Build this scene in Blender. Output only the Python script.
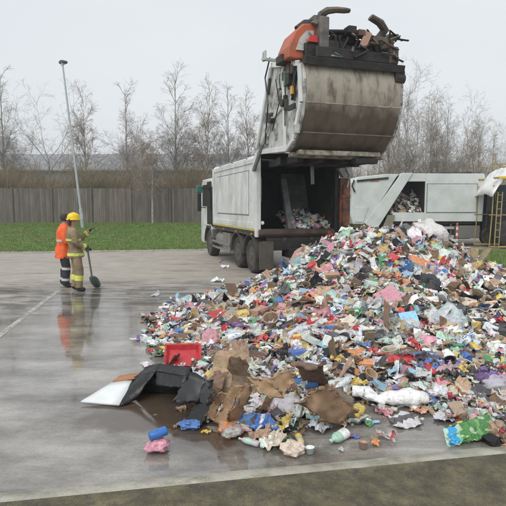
import bpy, math, random
import numpy as np
from mathutils import Vector, Matrix
R = math.radians
scene = bpy.context.scene
for o in list(bpy.data.objects): bpy.data.objects.remove(o)

# ------------------------------------------------------------------ camera
CAM_H = 2.0; FPX = 500.0; PITCH = math.atan(48/500.0)
cd = bpy.data.cameras.new('camera'); cam = bpy.data.objects.new('camera', cd)
scene.collection.objects.link(cam)
cd.sensor_width = 36; cd.lens = 36*FPX/506; cd.clip_end = 3000; cd.clip_start = .05
cam.location = (0, 0, CAM_H); cam.rotation_euler = (R(90)-PITCH, 0, 0)
scene.camera = cam
# ------------------------------------------------------------------ world, sun, exposure
SUN_EL, SUN_AZ = 48, -150          # azimuth measured from +Y towards +X, degrees (behind the camera, left)
world = bpy.data.worlds.new('World'); scene.world = world; world.use_nodes = True
wn = world.node_tree; wn.nodes.clear()
sky = wn.nodes.new('ShaderNodeTexSky'); sky.sky_type = 'NISHITA'; sky.sun_disc = False
sky.sun_elevation = R(SUN_EL); sky.sun_rotation = R(SUN_AZ); sky.air_density = 1.0; sky.dust_density = 4
hs = wn.nodes.new('ShaderNodeHueSaturation'); hs.inputs['Saturation'].default_value = .25
tc = wn.nodes.new('ShaderNodeTexCoord'); cn = wn.nodes.new('ShaderNodeTexNoise')
cn.inputs['Scale'].default_value = 1.6; cn.inputs['Detail'].default_value = 5
mp = wn.nodes.new('ShaderNodeMapping'); mp.inputs['Scale'].default_value = (1, 1, 3)
cr = wn.nodes.new('ShaderNodeValToRGB')
cr.color_ramp.elements[0].position = .3; cr.color_ramp.elements[0].color = (6.2, 6.6, 7.0, 1)
cr.color_ramp.elements[1].position = .75; cr.color_ramp.elements[1].color = (7.0, 7.25, 7.5, 1)
mx = wn.nodes.new('ShaderNodeMixRGB'); mx.inputs[0].default_value = .86      # a closed cloud deck over the sky
bg = wn.nodes.new('ShaderNodeBackground'); bg.inputs[1].default_value = .1
wo = wn.nodes.new('ShaderNodeOutputWorld')
L = wn.links.new
L(tc.outputs['Generated'], mp.inputs[0]); L(mp.outputs[0], cn.inputs['Vector']); L(cn.outputs[0], cr.inputs[0])
L(sky.outputs[0], hs.inputs['Color']); L(hs.outputs[0], mx.inputs[1]); L(cr.outputs[0], mx.inputs[2])
L(mx.outputs[0], bg.inputs[0]); L(bg.outputs[0], wo.inputs[0])
sd = bpy.data.lights.new('sun', 'SUN'); sd.energy = 1.5; sd.angle = R(50); sd.color = (1, .98, .95)
so = bpy.data.objects.new('sun', sd); scene.collection.objects.link(so)
sdir = Vector((math.sin(R(SUN_AZ))*math.cos(R(SUN_EL)), math.cos(R(SUN_AZ))*math.cos(R(SUN_EL)), math.sin(R(SUN_EL))))
so.rotation_euler = sdir.to_track_quat('Z', 'Y').to_euler(); so.location = (0, -10, 30)
vs = scene.view_settings
vs.view_transform = 'Standard'; vs.look = 'None'; vs.exposure = 0.40; vs.gamma = 1; vs.use_curve_mapping = False

# ------------------------------------------------------------------ helpers
col = scene.collection
def ray(px, py):
    x = (px-253)/FPX; y = -(py-253)/FPX
    c, s = math.cos(PITCH), math.sin(PITCH)
    return Vector((x, c+y*s, -s+y*c))
def G(px, py, h=0.0):
    d = ray(px, py); t = (h-CAM_H)/d.z
    return Vector((d.x*t, d.y*t, h))
def P(px, py, Y):
    d = ray(px, py); t = Y/d.y
    return Vector((d.x*t, Y, CAM_H+d.z*t))
def tag(o, label=None, cat=None, group=None, kind=None):
    if label: o['label'] = label
    if cat: o['category'] = cat
    if group: o['group'] = group
    if kind: o['kind'] = kind
    return o
def empty(name, loc=(0, 0, 0), rz=0, **k):
    o = bpy.data.objects.new(name, None); col.objects.link(o)
    o.location = loc; o.rotation_euler = (0, 0, rz); o.empty_display_size = .2
    return tag(o, **k)
def kids(o): return [c for c in bpy.data.objects if c.parent == o]
def copy_tree(o, parent=None):
    c = o.copy(); col.objects.link(c); c.parent = parent
    for ch in list(o.children): copy_tree(ch, c)
    return c

class MB:
    def __init__(s): s.v = []; s.f = []; s.m = []; s.c = None
    def add(s, vs_, fs, mi=0):
        n = len(s.v); s.v += [tuple(p) for p in vs_]
        s.f += [tuple(i+n for i in f) for f in fs]; s.m += [mi]*len(fs); return s
    def box(s, x0, y0, z0, x1, y1, z1, mi=0):
        x0, x1 = min(x0, x1), max(x0, x1); y0, y1 = min(y0, y1), max(y0, y1); z0, z1 = min(z0, z1), max(z0, z1)
        v = [(x0,y0,z0),(x1,y0,z0),(x1,y1,z0),(x0,y1,z0),(x0,y0,z1),(x1,y0,z1),(x1,y1,z1),(x0,y1,z1)]
        return s.add(v, [(0,3,2,1),(4,5,6,7),(0,1,5,4),(1,2,6,5),(2,3,7,6),(3,0,4,7)], mi)
    def prism(s, prof, a, b, axis='x', mi=0):
        n = len(prof)
        def q(t, p):
            return {'x': (t, p[0], p[1]), 'y': (p[0], t, p[1]), 'z': (p[0], p[1], t)}[axis]
        v = [q(a, p) for p in prof]+[q(b, p) for p in prof]
        f = [tuple(range(n)), tuple(range(2*n-1, n-1, -1))]
        f += [(i, i+n, (i+1) % n+n, (i+1) % n) for i in range(n)]
        return s.add(v, f, mi)
    def tube(s, pts, r, seg=8, mi=0, caps=True):
        pts = [Vector(p) for p in pts]; n = len(pts)
        rs = r if isinstance(r, (list, tuple)) else [r]*n
        v = []; prev = None
        for i, p in enumerate(pts):
            d = (pts[min(i+1, n-1)]-pts[max(i-1, 0)])
            if d.length < 1e-9: d = Vector((0, 0, 1))
            d.normalize()
            if prev is None:
                u = d.cross(Vector((0, 0, 1)) if abs(d.z) < .9 else Vector((1, 0, 0))).normalized()
            else:
                u = (prev-d*prev.dot(d)).normalized()
            prev = u; w = d.cross(u)
            for k in range(seg):
                a = 2*math.pi*k/seg
                v.append(p+(u*math.cos(a)+w*math.sin(a))*rs[i])
        f = [(i*seg+k, i*seg+(k+1) % seg, (i+1)*seg+(k+1) % seg, (i+1)*seg+k) for i in range(n-1) for k in range(seg)]
        if caps: f += [tuple(range(seg-1, -1, -1)), tuple((n-1)*seg+k for k in range(seg))]
        return s.add(v, f, mi)
    def lathe(s, prof, seg=24, axis='z', o=(0, 0, 0), mi=0, scale=(1, 1)):
        v = []
        for (r, t) in prof:
            for k in range(seg):
                a = 2*math.pi*k/seg; c, q = math.cos(a)*r*scale[0], math.sin(a)*r*scale[1]
                p = {'z': (c, q, t), 'x': (t, c, q), 'y': (c, t, q)}[axis]
                v.append((p[0]+o[0], p[1]+o[1], p[2]+o[2]))
        n = len(prof)
        f = [(i*seg+k, i*seg+(k+1) % seg, (i+1)*seg+(k+1) % seg, (i+1)*seg+k) for i in range(n-1) for k in range(seg)]
        f += [tuple(range(seg-1, -1, -1)), tuple((n-1)*seg+k for k in range(seg))]
        return s.add(v, f, mi)
    def build(s, name, mats, parent=None, smooth=False, bevel=0, **k):
        me = bpy.data.meshes.new(name); me.from_pydata(s.v, [], s.f); me.update()
        if not isinstance(mats, (list, tuple)): mats = [mats]
        for m in mats: me.materials.append(m)
        me.polygons.foreach_set('material_index', s.m)
        if smooth: me.polygons.foreach_set('use_smooth', [True]*len(me.polygons))
        import bmesh
        bm = bmesh.new(); bm.from_mesh(me); bmesh.ops.recalc_face_normals(bm, faces=bm.faces); bm.to_mesh(me); bm.free()
        o = bpy.data.objects.new(name, me); col.objects.link(o); o.parent = parent
        if bevel:
            b = o.modifiers.new('bevel', 'BEVEL'); b.width = bevel; b.segments = 2; b.limit_method = 'ANGLE'; b.angle_limit = R(40)
        if smooth:
            try: me.set_sharp_from_angle(angle=R(38))
            except Exception: pass
        return tag(o, **k)

def mat(name, c, rough=.5, metal=0, var=.15, scale=3.0, dirt=None, damt=0, dscale=2.0, bump=0, bscale=30, stretch=(1, 1, 1), spec=.5, coat=0, dlow=.45, dhigh=.7):
    m = bpy.data.materials.new(name); m.use_nodes = True; nt = m.node_tree; N = nt.nodes; K = nt.links.new
    b = N['Principled BSDF']; b.inputs['Roughness'].default_value = rough; b.inputs['Metallic'].default_value = metal
    b.inputs['Specular IOR Level'].default_value = spec; b.inputs['Coat Weight'].default_value = coat
    tcn = N.new('ShaderNodeTexCoord'); mpn = N.new('ShaderNodeMapping'); mpn.inputs['Scale'].default_value = stretch
    K(tcn.outputs['Object'], mpn.inputs[0])
    n1 = N.new('ShaderNodeTexNoise'); n1.inputs['Scale'].default_value = scale; n1.inputs['Detail'].default_value = 6
    K(mpn.outputs[0], n1.inputs['Vector'])
    r = N.new('ShaderNodeValToRGB'); K(n1.outputs[0], r.inputs[0])
    r.color_ramp.elements[0].position = .3; r.color_ramp.elements[1].position = .7
    r.color_ramp.elements[0].color = (*[x*(1-var) for x in c], 1); r.color_ramp.elements[1].color = (*[min(1, x*(1+var)) for x in c], 1)
    out = r.outputs[0]
    if dirt:
        n2 = N.new('ShaderNodeTexNoise'); n2.inputs['Scale'].default_value = dscale; n2.inputs['Detail'].default_value = 8; n2.inputs['Roughness'].default_value = .65
        K(mpn.outputs[0], n2.inputs['Vector'])
        r2 = N.new('ShaderNodeValToRGB'); K(n2.outputs[0], r2.inputs[0])
        r2.color_ramp.elements[0].position = dlow; r2.color_ramp.elements[1].position = dhigh
        r2.color_ramp.elements[0].color = (0, 0, 0, 1); r2.color_ramp.elements[1].color = (damt, damt, damt, 1)
        mxn = N.new('ShaderNodeMixRGB'); K(r2.outputs[0], mxn.inputs[0]); K(out, mxn.inputs[1]); mxn.inputs[2].default_value = (*dirt, 1)
        out = mxn.outputs[0]
    K(out, b.inputs['Base Color'])
    if bump:
        n3 = N.new('ShaderNodeTexNoise'); n3.inputs['Scale'].default_value = bscale; n3.inputs['Detail'].default_value = 4
        K(mpn.outputs[0], n3.inputs['Vector'])
        bp = N.new('ShaderNodeBump'); bp.inputs['Strength'].default_value = bump; bp.inputs['Distance'].default_value = .02
        K(n3.outputs[0], bp.inputs['Height']); K(bp.outputs[0], b.inputs['Normal'])
    return m

white_paint = mat('white_truck_paint', (.70, .72, .71), .38, var=.06, scale=1.5, dirt=(.30, .28, .24), damt=.75, dscale=1.6, coat=.1, stretch=(1, 1, .6), dlow=.4, dhigh=.75)
pale_paint = mat('pale_grey_green_paint', (.58, .61, .595), .45, var=.06, scale=1.2, dirt=(.3, .31, .28), damt=.5, dscale=1.3, dlow=.42, dhigh=.75)
grimy_white = mat('grimy_white_paint', (.54, .55, .52), .5, var=.15, scale=3, dirt=(.10, .085, .07), damt=1, dscale=3, dlow=.44, dhigh=.64, bump=.2, bscale=20)
blackened = mat('blackened_steel', (.014, .014, .015), .6, var=.5, scale=4, dirt=(.065, .045, .03), damt=.6, dscale=3, bump=.5, bscale=14)
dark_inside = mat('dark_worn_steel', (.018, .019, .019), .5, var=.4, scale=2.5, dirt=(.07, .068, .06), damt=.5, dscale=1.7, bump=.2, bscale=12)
grey_steel = mat('grey_worn_steel', (.24, .25, .25), .45, metal=.2, var=.25, scale=3, dirt=(.07, .06, .05), damt=.7, dscale=4)
chrome = mat('hydraulic_rod_steel', (.5, .52, .53), .25, metal=.7, var=.1, scale=5)
rust_orange = mat('rusty_orange_paint', (.36, .13, .07), .6, var=.4, scale=5, dirt=(.07, .05, .04), damt=1, dscale=3.4, dlow=.42, dhigh=.62, bump=.3)
rust_brown = mat('rusty_brown_steel', (.15, .085, .055), .65, var=.35, scale=5, dirt=(.035, .03, .028), damt=.8, dscale=3, bump=.4)
orange_paint = mat('orange_red_paint', (.46, .10, .04), .5, var=.15, scale=4, dirt=(.12, .075, .055), damt=.8, dscale=2.0, dlow=.45, dhigh=.7)
chassis_m = mat('chassis_grime', (.055, .05, .045), .65, var=.35, scale=4, dirt=(.12, .10, .08), damt=.6, dscale=3, bump=.3)
tank_m = mat('grey_tank', (.2, .19, .17), .5, var=.15, scale=3, dirt=(.12, .11, .1), damt=.6, dscale=3)
tyre_m = mat('tyre_rubber', (.03, .029, .028), .8, var=.3, scale=6, dirt=(.12, .1, .085), damt=.6, dscale=4, bump=.3)
rim_m = mat('dirty_wheel_rim', (.085, .075, .066), .6, var=.25, scale=7, dirt=(.05, .045, .04), damt=.7, dscale=6)
glass_m = mat('cab_glass', (.015, .018, .02), .08, var=.1)
yellow_stripe = mat('yellow_reflective_tape', (.62, .5, .12), .4, var=.15, scale=5, dirt=(.2, .17, .1), damt=.7, dscale=5)
green_m = mat('green_plastic_shell', (.02, .13, .10), .4, var=.1)
black_plastic = mat('black_plastic', (.02, .021, .022), .4, var=.2)
lens_m = mat('white_lens', (.8, .8, .78), .3, var=.02)

# drum of the lifted tailgate: cream steel, its lower half caked in brown dirt
def drum_mat():
    m = mat('dirt_caked_cream_steel', (.37, .335, .27), .5, var=.15, scale=2.5, dirt=(.10, .07, .05), damt=.85, dscale=3.2, stretch=(1.7, 1, .6), dlow=.47, dhigh=.66, bump=.15, bscale=10)
    nt = m.node_tree; N = nt.nodes; K = nt.links.new; b = N['Principled BSDF']
    src = b.inputs['Base Color'].links[0].from_socket
    tcn = N.new('ShaderNodeTexCoord'); sx = N.new('ShaderNodeSeparateXYZ'); K(tcn.outputs['Object'], sx.inputs[0])
    nz = N.new('ShaderNodeTexNoise'); nz.inputs['Scale'].default_value = 2.2; nz.inputs['Detail'].default_value = 7; K(tcn.outputs['Object'], nz.inputs['Vector'])
    ma = N.new('ShaderNodeMath'); ma.operation = 'MULTIPLY_ADD'; K(nz.outputs[0], ma.inputs[0]); ma.inputs[1].default_value = .55; K(sx.outputs['Z'], ma.inputs[2])
    cr_ = N.new('ShaderNodeValToRGB'); mr = N.new('ShaderNodeMapRange'); K(ma.outputs[0], mr.inputs[0])
    mr.inputs[1].default_value = 3.2; mr.inputs[2].default_value = 5.6
    K(mr.outputs[0], cr_.inputs[0]); e = cr_.color_ramp.elements
    e[0].position = .0; e[0].color = (.35, .35, .35, 1); e[1].position = 1; e[1].color = (.15, .15, .15, 1)
    for p, c in ((.18, .75), (.44, .9), (.52, .25), (.8, .05)):
        q = e.new(p); q.color = (c, c, c, 1)
    mxn = N.new('ShaderNodeMixRGB'); K(cr_.outputs[0], mxn.inputs[0]); K(src, mxn.inputs[1]); mxn.inputs[2].default_value = (.085, .06, .042, 1)
    K(mxn.outputs[0], b.inputs['Base Color'])
    return m
drum_m = drum_mat()

# ------------------------------------------------------------------ ground
def yard_mat():
    m = bpy.data.materials.new('wet_concrete'); m.use_nodes = True; nt = m.node_tree; N = nt.nodes; K = nt.links.new
    b = N['Principled BSDF']
    tcn = N.new('ShaderNodeTexCoord'); obj = tcn.outputs['Object']
    def noise(sc, det=6, rough=.6, st=(1, 1, 1), dist=0):
        mpn = N.new('ShaderNodeMapping'); mpn.inputs['Scale'].default_value = st; K(obj, mpn.inputs[0])
        n = N.new('ShaderNodeTexNoise'); n.inputs['Scale'].default_value = sc; n.inputs['Detail'].default_value = det
        n.inputs['Roughness'].default_value = rough; n.inputs['Distortion'].default_value = dist
        K(mpn.outputs[0], n.inputs['Vector']); return n.outputs[0]
    def ramp(x, stops):
        r = N.new('ShaderNodeValToRGB'); K(x, r.inputs[0]); e = r.color_ramp.elements
        e[0].position = stops[0][0]; e[0].color = (*stops[0][1], 1) if len(stops[0][1]) == 3 else stops[0][1]
        e[1].position = stops[-1][0]; e[1].color = (*stops[-1][1], 1)
        for p, c in stops[1:-1]:
            q = e.new(p); q.color = (*c, 1)
        return r.outputs[0]
    def g(v): return (v, v, v)
    def mix(f, a, bb, t='MIX'):
        x = N.new('ShaderNodeMixRGB'); x.blend_type = t
        for s_, k in ((f, 0), (a, 1), (bb, 2)):
            if isinstance(s_, (int, float)): x.inputs[k].default_value = s_ if k == 0 else (*g(s_), 1)
            elif isinstance(s_, tuple): x.inputs[k].default_value = (*s_, 1)
            else: K(s_, x.inputs[k])
        return x.outputs[0]
    sx = N.new('ShaderNodeSeparateXYZ'); K(obj, sx.inputs[0])
    # wetness: standing water near the heap and camera, drying towards the far edge of the yard
    wn_ = noise(.42, 8, .62, (.8, 1.25, 1), .4)
    mr = N.new('ShaderNodeMapRange'); K(sx.outputs['Y'], mr.inputs[0]); mr.inputs[1].default_value = 8.5; mr.inputs[2].default_value = 14.0
    mr.inputs[3].default_value = .16; mr.inputs[4].default_value = -.22
    ad = N.new('ShaderNodeMath'); K(wn_, ad.inputs[0]); K(mr.outputs[0], ad.inputs[1])
    def pool(cx, cy, rx, ry):
        mpn = N.new('ShaderNodeMapping'); mpn.vector_type = 'POINT'; mpn.inputs['Location'].default_value = (-cx/rx, -cy/ry, 0); mpn.inputs['Scale'].default_value = (1/rx, 1/ry, 0); K(obj, mpn.inputs[0])
        ln = N.new('ShaderNodeVectorMath'); ln.operation = 'LENGTH'; K(mpn.outputs[0], ln.inputs[0])
        a_ = N.new('ShaderNodeMath'); a_.operation = 'MULTIPLY_ADD'; K(noise(1.7, 6, .6), a_.inputs[0]); a_.inputs[1].default_value = -1.3; K(ln.outputs['Value'], a_.inputs[2])
        m_ = N.new('ShaderNodeMapRange'); m_.interpolation_type = 'SMOOTHSTEP'; K(a_.outputs[0], m_.inputs[0]); m_.inputs[1].default_value = .42; m_.inputs[2].default_value = .12; return m_.outputs[0]
    p1_, p2_ = pool(-.55, 4.75, 1.25, .75), pool(-3.0, 8.0, 1.5, 2.1)
    pl_ = N.new('ShaderNodeMath'); pl_.operation = 'MAXIMUM'; K(p1_, pl_.inputs[0]); K(p2_, pl_.inputs[1]); pl_ = pl_.outputs[0]
    wet = ramp(ad.outputs[0], [(.40, g(0)), (.50, g(.6)), (.60, g(1))])
    dry = ramp(noise(1.6, 8, .7), [(.3, (.30, .262, .22)), (.55, (.38, .34, .29)), (.75, (.46, .42, .37))])
    damp = ramp(noise(1.1, 9, .68, (.7, 1.3, 1)), [(.34, (.085, .075, .062)), (.46, (.19, .174, .152)), (.62, (.35, .328, .295))])
    c = mix(wet, dry, damp)
    # tyre and oil streaks
    st = ramp(noise(.9, 7, .7, (.35, 2.3, 1), .8), [(.54, g(0)), (.68, g(.6))])
    c = mix(st, c, (.07, .06, .052))
    # long dark wet drag marks across the middle of the yard
    mb_ = N.new('ShaderNodeMapRange'); mb_.interpolation_type = 'SMOOTHSTEP'; K(sx.outputs['Y'], mb_.inputs[0]); mb_.inputs[1].default_value = 7.2; mb_.inputs[2].default_value = 10.5
    mc_ = N.new('ShaderNodeMapRange'); mc_.interpolation_type = 'SMOOTHSTEP'; K(sx.outputs['Y'], mc_.inputs[0]); mc_.inputs[1].default_value = 13.6; mc_.inputs[2].default_value = 11.6
    mk = N.new('ShaderNodeMath'); mk.operation = 'MULTIPLY'; K(mb_.outputs[0], mk.inputs[0]); K(mc_.outputs[0], mk.inputs[1])
    dr = ramp(noise(1.0, 9, .74, (.6, 1.7, 1), 1.6), [(.48, g(0)), (.56, g(.75)), (.6, g(.85))])
    md_ = N.new('ShaderNodeMath'); md_.operation = 'MULTIPLY'; K(mk.outputs[0], md_.inputs[0]); K(dr, md_.inputs[1])
    c = mix(md_.outputs[0], c, (.055, .045, .04))
    c = mix(p2_, c, mix(.3, c, (.12, .10, .082))); c = mix(p1_, c, (.085, .06, .042))
    fine = ramp(noise(38, 4, .7), [(.35, g(.82)), (.7, g(1.12))])
    c = mix(1.0, c, fine, 'MULTIPLY')
    spots = ramp(noise(9, 3, .5), [(.70, g(0)), (.76, g(.5))])
    c = mix(spots, c, (.38, .36, .33))
    K(c, b.inputs['Base Color'])
    dryr = ramp(noise(7, 5, .7), [(.3, g(.42)), (.7, g(.62))])
    wetr = ramp(noise(2.5, 8, .7, (.5, 1.6, 1)), [(.36, g(.045)), (.52, g(.09)), (.72, g(.26))])
    K(mix(pl_, mix(wet, dryr, wetr), ramp(noise(6, 5, .7, (.5, 1.8, 1)), [(.4, g(.04)), (.65, g(.17))])), b.inputs['Roughness'])
    bh = mix(pl_, mix(wet, noise(60, 5, .7), mix(.12, .5, noise(14, 4, .6, (.5, 1.5, 1)))), mix(.05, .5, noise(9, 3, .6)))
    bp = N.new('ShaderNodeBump'); bp.inputs['Strength'].default_value = .16; bp.inputs['Distance'].default_value = .012
    K(bh, bp.inputs['Height']); K(bp.outputs[0], b.inputs['Normal'])
    ir = N.new('ShaderNodeMapRange'); K(wet, ir.inputs[0]); ir.inputs[3].default_value = 1.45; ir.inputs[4].default_value = 1.85; K(ir.outputs[0], b.inputs['IOR'])
    return m
yard_m = yard_mat()
grass_m = mat('grass_turf', (.10, .165, .035), .8, var=.35, scale=2.2, dirt=(.09, .12, .03), damt=.6, dscale=.7, bump=.6, bscale=25)
gravel_m = mat('pale_gravel', (.3, .27, .23), .8, var=.3, scale=9, dirt=(.15, .13, .11), damt=.6, dscale=2, bump=.5, bscale=30)
moss_m = mat('mossy_tarmac', (.155, .135, .072), .65, var=.5, scale=5, dirt=(.06, .055, .045), damt=.8, dscale=14, bump=1, bscale=110, dlow=.4, dhigh=.65)
def spots(m, c, sc=45, lo=.68):
    nt = m.node_tree; N = nt.nodes; K = nt.links.new; b = N['Principled BSDF']; src = b.inputs['Base Color'].links[0].from_socket
    t = N.new('ShaderNodeTexCoord'); n = N.new('ShaderNodeTexNoise'); n.inputs['Scale'].default_value = sc; n.inputs['Detail'].default_value = 2
    K(t.outputs['Object'], n.inputs['Vector']); r = N.new('ShaderNodeValToRGB'); K(n.outputs[0], r.inputs[0])
    r.color_ramp.elements[0].position = lo; r.color_ramp.elements[0].color = (0, 0, 0, 1); r.color_ramp.elements[1].position = lo+.05; r.color_ramp.elements[1].color = (.7, .7, .7, 1)
    x = N.new('ShaderNodeMixRGB'); K(r.outputs[0], x.inputs[0]); K(src, x.inputs[1]); x.inputs[2].default_value = (*c, 1); K(x.outputs[0], b.inputs['Base Color'])
spots(moss_m, (.28, .26, .2), 60, .64)
kerb_m = mat('wet_kerb_concrete', (.40, .38, .32), .35, var=.2, scale=3, dirt=(.14, .13, .08), damt=.8, dscale=5, bump=.4, bscale=50)

def bank_h(x, y):
    t = min(1, max(0, (y-21.2-(x+9.5)*.17)/13.0)); h = .02+.62*t*t*(3-2*t)
    if x > 3: h *= max(0, 1-(x-3)/4)
    return h+.02
mb = MB(); mb.add([(-400, -200, -.06), (400, -200, -.06), (400, 900, -.06), (-400, 900, -.06)], [(0, 1, 2, 3)])
mb.build('ground', grass_m, kind='structure')
# yard sheet
mb = MB(); mb.add([(-60, -3, 0), (60, -3, 0), (60, 21.7, 0), (-60, 21.7, 0)], [(0, 1, 2, 3)])
mb.v[3] = (-60, 16, 0); mb.v[2] = (60, 34, 0)
mb.build('yard', yard_m, kind='structure')
# grass bank left of and behind the trucks
def grid_sheet(name, m, x0, x1, y0, y1, nx, ny, hf, edge=None):
    v = []; f = []
    for j in range(ny+1):
        for i in range(nx+1):
            x = x0+(x1-x0)*i/nx; y = y0(x)+(y1-y0(x))*(j/ny)**1.6
            v.append((x, y, hf(x, y)))
    for j in range(ny):
        for i in range(nx): a = j*(nx+1)+i; f.append((a, a+1, a+nx+2, a+nx+1))
    b = MB(); b.add(v, f); return b.build(name, m, smooth=True, kind='structure')
rg = random.Random(4)
ej = [rg.uniform(-.12, .12) for _ in range(400)]
def edge_y(x):
    k = (x+70)*2; i = int(k); t = k-i
    return 21.0+(x+9.5)*.17+ej[i % 400]*(1-t)+ej[(i+1) % 400]*t
grid_sheet('grass_bank', grass_m, -60, 3.4, edge_y, 300, 180, 40, bank_h)
# right-hand lawn between the yard and the second truck, gravel strip behind it
def lawn_y(x): return 13.6+(ej[int((x+20)*3) % 400])*.8-(x-6)*.25
grid_sheet('lawn', grass_m, 3.4, 40, lawn_y, 21.9, 70, 24, lambda x, y: .03)
mb = MB(); mb.add([(3.4, 21.9, .026), (60, 21.9, .026), (60, 32, .03), (3.4, 32, .03)], [(0, 1, 2, 3)])
mb.build('gravel_strip', gravel_m, kind='structure')
grid_sheet('verge', grass_m, 3.4, 120, lambda x: 32, 300, 20, 6, lambda x, y: .034)
# edging between the tarmac and the bank
mb = MB()
for i in range(120):
    x = -60+i*.53; x2 = x+.52
    mb.add([(x, edge_y(x)-.22, .006), (x2, edge_y(x2)-.22, .006), (x2, edge_y(x2)+.04, .05), (x, edge_y(x)+.04, .05)], [(0, 1, 2, 3)])
mb.build('verge_edge', gravel_m, kind='structure')
# foreground: pale wet kerb edge and mossy tarmac
A, B = G(-60, 500), G(566, 441)
d = (B-A).normalized(); nrm = Vector((d.y, -d.x, 0))     # towards the camera
A = A-d*20; B = B+d*20
N_ = 260; vs_ = []; prof = [(-.01, .003), (.03, .018), (.09, .032), (.13, .036), (.19, .030)]
rk = random.Random(9)
from mathutils import noise as mn
for i in range(N_+1):
    p = A.lerp(B, i/N_); w = rk.uniform(-.006, .006)+.03*mn.noise(Vector((i*.11, 0, 0)))
    for (t, h) in prof: q = p+nrm*(t+w); vs_.append((q.x, q.y, h+rk.uniform(-.0015, .0015)))
n = len(prof)
mb = MB(); mb.add(vs_, [(i*n+k, (i+1)*n+k, (i+1)*n+k+1, i*n+k+1) for i in range(N_) for k in range(n-1)])
mb.build('kerb_strip', kerb_m, smooth=True, kind='structure')
mb = MB(); a = A+nrm*.16; b = B+nrm*.16; mb.add([(a.x, a.y, .034), (b.x, b.y, .034), (b.x+nrm.x*30, b.y+nrm.y*30, .034), (a.x+nrm.x*30, a.y+nrm.y*30, .034)], [(0, 1, 2, 3)])
mb.build('foreground_tarmac', moss_m, kind='structure')
# painted line, worn
def line_mat():
    m = bpy.data.materials.new('worn_line_paint'); m.use_nodes = True; nt = m.node_tree; N = nt.nodes; K = nt.links.new
    b = N['Principled BSDF']; b.inputs['Base Color'].default_value = (.45, .43, .37, 1); b.inputs['Roughness'].default_value = .35
    t = N.new('ShaderNodeTexCoord'); nn = N.new('ShaderNodeTexNoise'); nn.inputs['Scale'].default_value = 5; nn.inputs['Detail'].default_value = 8
    nn.inputs['Roughness'].default_value = .75; K(t.outputs['Object'], nn.inputs['Vector'])
    r = N.new('ShaderNodeValToRGB'); K(nn.outputs[0], r.inputs[0]); r.color_ramp.elements[0].position = .36; r.color_ramp.elements[1].position = .56
    K(r.outputs[0], b.inputs['Alpha']); return m
a, b = G(-40, 366), G(58, 291); d = (b-a).normalized(); nn_ = Vector((-d.y, d.x, 0))*.05
mb = MB(); mb.add([a-nn_+Vector((0,0,.004)), b-nn_+Vector((0,0,.004)), b+nn_+Vector((0,0,.004)), a+nn_+Vector((0,0,.004))], [(0, 1, 2, 3)])
mb.build('painted_line', line_mat(), kind='structure')

# grass blades (uncountable)
def blades(name, n, xr, yr, hf, seed, h=.09):
    rs = np.random.RandomState(seed)
    x = rs.uniform(xr[0], xr[1], n); t = rs.uniform(0, 1, n)
    v = np.zeros((n*3, 3)); ang = rs.uniform(0, math.pi, n); hh = h*rs.uniform(.4, 1.3, n); w = .012
    ys = np.array([ (yr[0](a)) for a in x]); y = ys+(yr[1]-ys)*t
    z = np.array([hf(a, b) for a, b in zip(x, y)])
    lx, ly = rs.uniform(-.05, .05, n), rs.uniform(-.05, .05, n)
    v[0::3] = np.stack([x-np.cos(ang)*w, y-np.sin(ang)*w, z-.005], 1); v[1::3] = np.stack([x+np.cos(ang)*w, y+np.sin(ang)*w, z-.005], 1)
    v[2::3] = np.stack([x+lx, y+ly, z+hh], 1)
    me = bpy.data.meshes.new(name); me.from_pydata(v.tolist(), [], np.arange(n*3).reshape(n, 3).tolist()); me.update()
    me.materials.append(blade_m); o = bpy.data.objects.new(name, me); col.objects.link(o); return o
blade_m = mat('grass_blades', (.12, .21, .032), .6, var=.5, scale=2.5, dirt=(.19, .17, .07), damt=.9, dscale=.5)
tag(blades('grass', 120000, (-20, 3.2), (edge_y, 37.5), bank_h, 3, .08), 'short green grass growing on the bank before the fence', 'grass', kind='stuff')
tag(blades('grass', 30000, (4.0, 16), (lawn_y, 21.9), lambda x, y: .03, 5, .08), 'short green grass on the lawn right of the heap', 'grass', kind='stuff')

# ------------------------------------------------------------------ warehouse and fence
roof_m = mat('grey_sheet_roofing', (.21, .22, .235), .6, var=.08, scale=.2, dirt=(.25, .25, .26), damt=.5, dscale=.1)
wall_m = mat('dull_cladding', (.2, .2, .2), .6, var=.1, scale=.2)
wh = empty('warehouse', (-25, 82, 0), label='long low grey warehouse roof seen beyond the fence and bare trees', cat='building')
mb = MB(); mb.prism([(0, 0), (0, 7.6), (50, 7.6), (50, 0)], -45, 28, 'x'); mb.build('wall', wall_m, wh)
mb = MB(); mb.prism([(-.6, 7.7), (14, 11.6), (50, 11.7), (50, 7.7)], -46, 29, 'x')
mb.build('roof', roof_m, wh)
mb = MB(); mb.box(-46, -.85, 7.45, 29, -.62, 7.68); mb.build('gutter', grey_steel, wh)

fence_ms = [mat('weathered_fence_board', (.14*k, .12*k, .10*k), .8, var=.25, scale=3, dirt=(.09, .085, .07), damt=.6, dscale=2, stretch=(1.5, 1.5, .3)) for k in (.8, 1, 1.22)]
fe = empty('timber_fence', (0, 37, .6), label='tall close-boarded grey brown timber fence along the grass bank', cat='fence')
rf = random.Random(11); mb = MB(); x = -38.0
while x < 6:
    w = .145; t = rf.uniform(-.006, .006); h = 2.62+rf.uniform(-.02, .02)
    mb.box(x, t, 0, x+w-.008, t+.022, h, rf.choice([0, 1, 1, 2])); x += w
mb.build('board', fence_ms, fe)
for i in range(16):
    mb = MB(); x = -38+i*2.9; mb.box(x-.06, -.1, -.1, x+.06, -.012, 2.72); mb.build('post', fence_ms[1], fe)
for z in (.25, 1.3, 2.35):
    mb = MB(); mb.box(-38, .03, z, 6, .08, z+.09); mb.build('rail', fence_ms[0], fe)
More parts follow.
